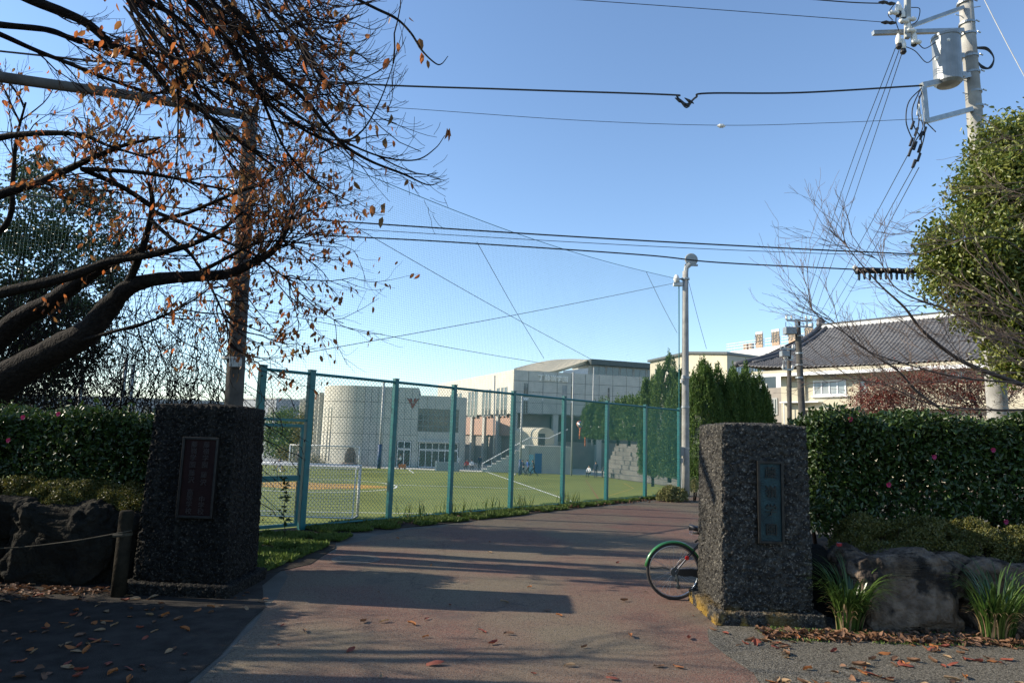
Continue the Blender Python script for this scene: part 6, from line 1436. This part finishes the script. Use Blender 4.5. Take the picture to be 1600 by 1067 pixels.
for k in range(60):
    x = rng.uniform(-15, -7); z = rng.uniform(1.8, 4.6); n__ = 12; q = np.array([[x+i*.16, 12.42+rng.normal(0, .02), z+.08*math.sin(i*.8+k)] for i in range(n__)]); L.append((q, np.full(n__, .005)))
V, Fq = sweep(L, 3); o = npmesh('vine_stems', V, Fq, M['vine'], vt); o['kind'] = 'stuff'; leafmesh('vine_leaves', np.array(lp_), .06, M['vine'], vt, dirs=np.array([0, 0, -.8]))
# foliage crowns
def blobs_pts(blobs, dens, size, clump=.18, per=26):
    out = []
    for x, y, z, r in blobs:
        k = int(dens*r*r); d = unit(rng.normal(size=(k, 3))); rr = rng.uniform(.45, 1, k)**.5*r
        c = d*rr[:, None]*np.array([1, 1, .95])+np.array([x, y, z])
        q = np.repeat(c, per, 0)+rng.normal(0, clump, (k*per, 3))*np.array([1, 1, .7]); out.append(q)
    return np.concatenate(out)
def leafy_tree(label, name, bl, dens, size, m, parent_loc, trunk=None, clump=.18, per=26, dirs=(0, 0, -.4), gp=None, cat='tree', twigm='twig', width=.5):
    t = thing(name, label, cat, parent_loc, gp); q = blobs_pts(bl, dens, size, clump, per); leafmesh('crown', q, size, M[m], t, dirs=np.array(dirs), width=width, oval=size > .07 and size < .12)
    L = []; base = np.array(parent_loc, float)
    tops = np.array([b[:3] for b in bl])
    if trunk:
        c = tops.mean(0); tk = crv([base, base*.6+np.array([c[0], c[1], base[2]])*.4+np.array([0, 0, (c[2]-base[2])*.5]), c], 5); limbmesh('trunk', (tk, np.linspace(trunk, trunk*.4, len(tk))), M['bark'], t, 8)
        for b_ in tops: s = tk[rng.integers(len(tk)//2, len(tk))]; L.append((crv([s, (s+b_)/2+rng.normal(0, .15, 3), b_], 4), np.linspace(trunk*.35, .012, 9)))
        tips = []
        for l_ in list(L): spawn(l_, 8, .7, .01, 1, L, tips, .3, kids=(3, 3))
        V, Fq = sweep(L, 4); o = npmesh('branches', V, Fq, M[twigm], t); o['kind'] = 'stuff'
    return t
def pb_(x, y, D, r): q = P(x, y, D); return (q.x, q.y, q.z, r)
leafy_tree('glossy olive green evergreen tree in front of the utility pole, sunlit from the left', 'broadleaf_tree', [pb_(1602, 262, 11.2, .86), pb_(1560, 300, 11, .68), pb_(1520, 385, 10.9, .72), pb_(1555, 420, 11, .75), pb_(1640, 330, 11.4, 1.2), pb_(1600, 450, 11, .8), pb_(1545, 478, 11, .5), pb_(1500, 440, 11, .5), pb_(1660, 230, 11.5, .95), pb_(1620, 540, 11, .62), pb_(1590, 560, 11, .42), pb_(1700, 450, 11.6, 1.3), pb_(1585, 500, 11, .55), pb_(1480, 395, 11, .42), pb_(1560, 225, 11.1, .45)], 430, .082, 'leaf_tree', (9.6, 11.6, 0), .16, clump=.12, per=18)
leafy_tree('dark sparse evergreen tree behind the vines at the far left', 'evergreen_tree', [pb_(40, 330, 14, 1.0), pb_(120, 340, 14, .8), pb_(30, 430, 14, 1.2), pb_(110, 430, 14, 1.0), pb_(180, 400, 14.3, .6), pb_(20, 540, 14, 1.2), pb_(100, 520, 14, .9), pb_(60, 280, 14, .5), pb_(150, 330, 14, .4), pb_(-80, 420, 14, 1.5), pb_(40, 610, 14, .9)], 42, .1, 'leaf_dark', (-11, 14.2, FZ), .14, clump=.15, per=48)
leafy_tree('ivy with withered brown leaves climbing the left concrete pole', 'ivy', [pb_(390, 215, 11.95, .26), pb_(385, 255, 11.95, .34), pb_(380, 300, 11.95, .36), pb_(384, 345, 11.95, .34), pb_(376, 390, 11.9, .3), pb_(368, 440, 11.9, .24), pb_(360, 500, 11.9, .14), pb_(430, 330, 12, .24), pb_(340, 330, 12, .2)], 330, .075, 'leaf_orange', tuple(plb), None, clump=.1, per=4, dirs=(0, 0, -1), cat='ivy')
leafy_tree('small dark shrubs in front of the pale far block, seen through the gate', 'garden_shrub', [pb_(440, 672, 100, 3.2), pb_(452, 660, 104, 2.6), pb_(436, 690, 98, 2.5), pb_(448, 700, 95, 2)], 10, .35, 'conifer', (-34, 100, FZ), None, clump=.6, per=22)
leafy_tree('green shrub against the lit wing of the round corner building', 'garden_shrub', [pb_(484, 660, 92, 1.3), pb_(474, 668, 94, 1.5), pb_(484, 682, 92, 1.4), pb_(470, 690, 93, 1.3)], 16, .3, 'azalea', (-27, 92, FZ), None, clump=.45, per=20)
leafy_tree('low clipped bush row on the slope left of the curved wall', 'garden_shrub', [pb_(455, 712, 88, .9), pb_(468, 716, 86, .9), pb_(480, 719, 85, .8), pb_(492, 722, 84, .8), pb_(445, 708, 90, .9)], 30, .25, 'azalea', (-27, 86, FZ), None, clump=.35, per=18)
leafy_tree('dark red maple bush behind the right hedge, nearer the small poles', 'maple', [pb_(1365, 615, 16, .42), pb_(1395, 605, 16, .45), pb_(1350, 640, 16, .4), pb_(1420, 625, 16, .45), pb_(1385, 640, 16, .5), pb_(1440, 600, 16, .4)], 520, .05, 'maple', (9.5, 16, 0), .07, clump=.12, per=15, dirs=(0, 0, -.2), cat='shrub', twigm='twig_pale')
leafy_tree('red brown maple bush behind the right hedge, beside the utility pole', 'maple', [pb_(1480, 605, 15.5, .4), pb_(1510, 600, 15.5, .42), pb_(1540, 615, 15.5, .4), pb_(1500, 635, 15.5, .4), pb_(1595, 590, 15.5, .5), pb_(1460, 590, 15.5, .3)], 480, .05, 'maple', (11.4, 15.5, 0), .07, clump=.12, per=15, dirs=(0, 0, -.2), cat='shrub', twigm='twig_pale')
# junipers
def juniper(label, x, y, z0, H_, R0, n_t, size, gp, zb=0, name='juniper', seed=0, px_seed=3):
    t = thing(name, label, 'tree', (x, y, z0), gp); C = []; D = []
    r2_ = random.Random(int(seed*7+px_seed)); spin = [(0, 0, 1, .55)]
    for j in range(7): a = 2*math.pi*j/7+r2_.uniform(-.3, .3); q_ = R0*r2_.uniform(.35, .62); spin.append((q_*math.cos(a), q_*math.sin(a)*.8, r2_.uniform(.72, .99), r2_.uniform(.36, .5)))
    for k in range(n_t):
        h = rng.random()**.85; a = rng.uniform(0, 2*math.pi); prof = R0*(math.sin(math.pi*min(1, (h*.82+.18)))**.7)*(1-.25*h)
        g = 1+.4*noise.noise(Vector((math.cos(a)*1.6+seed, math.sin(a)*1.6, h*H_*.7)))+.35*noise.noise(Vector((math.cos(a)*4+seed, math.sin(a)*4, h*H_*1.6)))
        sp_ = spin[k % len(spin)]; prof = R0*sp_[3]*(math.sin(math.pi*min(1, (h*.8+.2)))**.6)
        rr = prof*g*rng.uniform(.72, 1)
        c = np.array([x+sp_[0]+rr*math.cos(a), y+sp_[1]+rr*math.sin(a), z0+zb+h*(H_*sp_[2]-zb)*.93]); m_ = 15; ht_ = size*rng.uniform(2, 6)
        s = rng.random(m_)
        C.append(c+np.stack([rng.normal(0, size*.5, m_)*(1.15-s), rng.normal(0, size*.5, m_)*(1.15-s), s*ht_], 1)); D.append(np.tile([math.cos(a)*.5, math.sin(a)*.5, 1.3], (m_, 1)))
    leafmesh('crown', np.concatenate(C), size, M['conifer'], t, dirs=np.concatenate(D), spread=.7, width=.38)
    # dark filler core, shade of the crown's inside put into its colour
    b = MB(); b.lathe([(.02, zb+.05)]+[(max(.02, R0*.66*math.sin(math.pi*min(1, h*.82+.18))**.7*(1-.25*h)), zb+h*(H_-zb)*.9) for h in (.05, .2, .4, .6, .8, .95)], (x, y, z0), 9); b.build('dark_core', M['leaf_dark'], t)
    MB().tube([(x, y, z0-.05), (x, y, z0+H_*.5)], R0*.09, 7, r1=.03).build('trunk', M['bark'], t); return t
gj = 'juniper row right of the lamp pole'
for k, (px_, top, D, R0) in enumerate(((1100, 558, 25.5, .8), (1122, 568, 26, .85), (1145, 574, 26.5, .85), (1166, 566, 27, .85), (1188, 580, 27.5, .75))):
    q = P(px_, 700, D); z = P(px_, top, D).z
    juniper(['first juniper of the row, just right of the lamp pole', 'second juniper of the row from the lamp pole', 'middle juniper of the row of five', 'fourth juniper of the row, second from its right end', 'last juniper at the right end of the row'][k], q.x, q.y, 0, z, R0, 2400, .085, gj, seed=k)
for k, (px_, top, D, R0, zb, z0) in enumerate(((1046, 548, 36, 1.25, .1, -.2), (1020, 590, 37, .95, .4, -.5), (1078, 590, 37, 1.1, 0, 0), (1062, 595, 34, .8, 0, 0))):
    q = P(px_, 700, D); z = P(px_, top, D).z
    juniper(['tall pointed juniper behind the fence, left of the lamp pole', 'shorter juniper left of the tall pointed one behind the fence', 'wide juniper directly behind the lamp pole', 'slim juniper between the fence end and the lamp pole'][k], q.x, q.y, z0, z-z0, R0, 2600, .11, 'junipers behind the end of the fence', zb, seed=10+k)
for k, px_ in enumerate((929, 947, 965, 983, 1001)):
    D = 70-2*k; q = P(px_, 700, D); zt = P(px_, 634-k*2, D).z; zb_ = P(px_, 696, D).z
    juniper(['leftmost', 'second', 'middle', 'fourth', 'rightmost'][k]+' clipped juniper above the terrace steps, counted from the left', q.x, q.y, 1.3, zt-1.3, 1.5, 800, .2, 'clipped junipers above the steps', .35, seed=20+k)
# bare tree on the right
BTr = thing('bare_tree', 'leafless tree at the right edge with pale twigs spreading over the hedge', 'tree', (9.2, 10.2, 0))
limbsR = [PL([(1800, 690, 10), (1700, 640, 9.8), (1572, 592, 9.6), (1524, 574, 9.5), (1487, 554, 9.4), (1440, 515, 9.3), (1414, 481, 9.2), (1375, 445, 9.2), (1335, 400, 9.2), (1318, 375, 9.2)], 0.0434, .003),
          PL([(1700, 700, 9.8), (1560, 665, 9.6), (1490, 648, 9.5), (1462, 633, 9.4), (1431, 610, 9.4), (1403, 579, 9.3), (1365, 555, 9.3), (1324, 523, 9.2), (1276, 492, 9.2), (1262, 470, 9.2)], 0.0279, .003),
          PL([(1660, 560, 9.8), (1560, 520, 9.6), (1479, 484, 9.5), (1431, 467, 9.4), (1395, 445, 9.3), (1375, 410, 9.3), (1340, 385, 9.3)], 0.0186, .003),
          PL([(1700, 620, 9.2), (1600, 600, 9.1), (1500, 590, 9), (1420, 570, 9), (1350, 545, 9), (1300, 500, 9), (1245, 455, 9)], 0.0174, .002),
          PL([(1720, 640, 9.2), (1620, 640, 9.1), (1540, 640, 9), (1450, 630, 9), (1380, 600, 9), (1310, 590, 9)], 0.0186, .002),
          PL([(1800, 600, 9), (1700, 540, 9), (1640, 500, 9), (1590, 470, 9), (1540, 400, 9), (1500, 340, 9)], 0.0186, .003),
          PL([(1750, 560, 9), (1650, 440, 9), (1580, 380, 9), (1530, 370, 9), (1480, 378, 9)], 0.0124, .002),
          PL([(1760, 420, 9), (1660, 330, 9), (1600, 300, 9), (1540, 300, 9), (1450, 330, 9)], 0.0099, .002)]
limbmesh('trunk', (crv([(9.2, 10.2, -.05), (9.2, 10.1, .8), P(1800, 690, 10), P(1770, 560, 9.6)], 6), np.linspace(.15, .08, 19)), M['bark'], BTr)
LR = []; tipsR = []
for i, l_ in enumerate(limbsR): limbmesh('branch', l_, M['branch_brown'], BTr, 7); spawn(l_, 14 if i < 5 else 5, .75, .006, 2, LR, tipsR, .15, up=.03, kids=(3, 3, 4), spr=.5, along=1.2, decay=.55)
for k in range(22): a = P(rng.uniform(1600, 1700), rng.uniform(480, 640), rng.uniform(8.6, 9.6)); grow(LR, a, np.array([-1, rng.normal(0, .2), rng.uniform(-.1, .7)]), rng.uniform(.6, 1.5), .006, 2, tipsR, .03, (2, 3, 3), .45, .1, 7, .5)
for k in range(10): a = P(rng.uniform(1600, 1700), rng.uniform(150, 330), 9); grow(LR, a, np.array([-1, 0, rng.uniform(-.6, .2)]), rng.uniform(.5, 1.1), .005, 2, tipsR, .0, (2, 2, 3), .45, .1, 7, .5)
V, Fq = sweep(LR, 4); o = npmesh('twigs', V, Fq, M['twig_pale'], BTr); o['kind'] = 'stuff'

# ------------------------------------------------------------------ fallen leaves
LM = [mat('fallen_leaf_'+n, c, c2, 30, .7, .4, 60, trans=.15) for n, c, c2 in (('red', (.26, .06, .03), (.16, .04, .025)), ('brown', (.2, .1, .05), (.13, .07, .04)), ('tan', (.36, .24, .13), (.27, .17, .09)), ('orange', (.38, .14, .03), (.3, .1, .03)))]
leafvar = []
for k in range(10):
    nu, nv = 6, 3; V = []; c1 = rng.uniform(-2.2, 2.2); c2 = rng.uniform(-1, 3); tw = rng.uniform(-.8, .8)
    for i in range(nu+1):
        u = i/nu; w_ = .27*math.sin(math.pi*min(1, u*.93+.035))**.8
        for j in range(nv+1):
            v = (j/nv-.5)*2; y = v*w_; z = .08*c2*v*v+.07*c1*(u-.5)**2*2+tw*.12*v*(u-.5)+.02*math.sin(9*u+k+v*2)
            V.append((u-.5, y*(1-.12*abs(c2)), z))
    zm = min(v[2] for v in V); V = [(x, y, z-zm) for x, y, z in V]
    Fq = [(i*(nv+1)+j, (i+1)*(nv+1)+j, (i+1)*(nv+1)+j+1, i*(nv+1)+j+1) for i in range(nu) for j in range(nv)]
    me = bpy.data.meshes.new('fallen_leaf'); me.from_pydata(V, [], Fq); me.materials.append(LM[[0, 1, 2, 3, 0, 1, 0, 2, 1, 3][k]]); me.polygons.foreach_set('use_smooth', [True]*len(me.polygons)); leafvar.append(me)
LCOL = ['dark red', 'brown', 'pale tan', 'orange']
def drop(n, fnn, label, group, size=(.07, .11)):
    k = 0
    while k < n:
        q = fnn()
        if q is None: continue
        o = bpy.data.objects.new('fallen_leaf', leafvar[rng.integers(0, 10)]); col.objects.link(o); s = rng.uniform(*size); o_lab = LCOL[[0, 1, 2, 3, 0, 1, 0, 2, 1, 3][leafvar.index(o.data)]]+' '+label
        o.location = (q[0], q[1], .012+(q[2] if len(q) > 2 else 0)); o.scale = (s, s, s); o.rotation_euler = (rng.normal(0, .22), rng.normal(0, .22), rng.uniform(0, 6.28)); tag(o, o_lab, 'fallen leaf', group); k += 1
def rdrive():
    x, y = rng.uniform(-2.2, 2.4), rng.uniform(4.4, 13); return (x, y) if rng.random() < .5+.5*(y < 8) else None
ok_ = [(680, 1040), (567, 973), (600, 973), (643, 977), (753, 988), (795, 992), (770, 1007), (890, 1042), (1030, 1043), (1060, 1044), (957, 1063), (975, 940), (788, 942), (985, 996), (548, 1018), (475, 988), (1077, 999), (765, 864), (855, 955)]
for i, (x, y) in enumerate(ok_):
    q = G(x, y); o = bpy.data.objects.new('fallen_leaf', leafvar[i % 10]); col.objects.link(o); s = .1 if i else .15
    o.location = (q.x, q.y, .014); o.scale = (s, s, s); o.rotation_euler = (rng.normal(0, .15), rng.normal(0, .15), rng.uniform(0, 6.28)); tag(o, LCOL[[0, 1, 2, 3, 0, 1, 0, 2, 1, 3][i % 10]]+' curled leaf lying singly on the worn red driveway', 'fallen leaf', 'single leaves on the driveway')
drop(40, rdrive, 'curled leaf lying singly on the worn red driveway', 'single leaves on the driveway', (.04, .08))
def rgrav():
    y = rng.uniform(5.3, 7.25); x = rng.uniform(2.1, .76*y); g = noise.noise(Vector((x*1.8, y*3.2, 4)))
    return (x, y) if g > .02 or rng.random() < .12 else None
drop(135, rgrav, 'leaf in the scatter on the gravel below the right boulders', 'leaves scattered on the right gravel', (.07, .12))
def rleft():
    y = rng.uniform(5.3, 8.2); x = rng.uniform(-.76*y, -2.6); g = noise.noise(Vector((x*1.6, y*2.6, 9)))
    return (x, y) if g > 0 or rng.random() < .12 else None
drop(110, rleft, 'leaf in the shaded litter in front of the left boulders and pillar', 'leaves in the shade on the left', (.07, .12))
def rl_():
    r = rng.random()
    if r < .45: return (rng.uniform(2.6, 7), 7.0+abs(rng.normal(0, .18)), .02+.02*rng.random())
    if r < .6: u = rng.uniform(1, 12); q = fence_fr.pt(u, 0, rng.uniform(.0, .7)); return (q.x, q.y, .05)
    if r < .8: return (rng.uniform(-8, -4.4), 8.15-abs(rng.normal(0, .3)), .02)
    if r < .9: y = rng.uniform(5.2, 8.2); x = rng.choice([-1, 1])*rng.uniform(2.5, .8*y); return (x, y, .015) if noise.noise(Vector((x*1.8, y*3.2, 4))) > .12 else None
    x, y = rng.uniform(-9, 12), rng.uniform(1, 9); return (x, y, .015) if noise.noise(Vector((x, y*2, 2))) > .15 and not (-2.6 < x < 2.4) else None
tag(leafmesh('leaf_litter', grasspts(2100, rl_), .085, LM[1], None, dirs=np.array([0, 0, .0]), spread=1, width=.5, oval=True, flat=.35), 'small dry leaves gathered along rocks, verge and kerb', 'leaf litter')
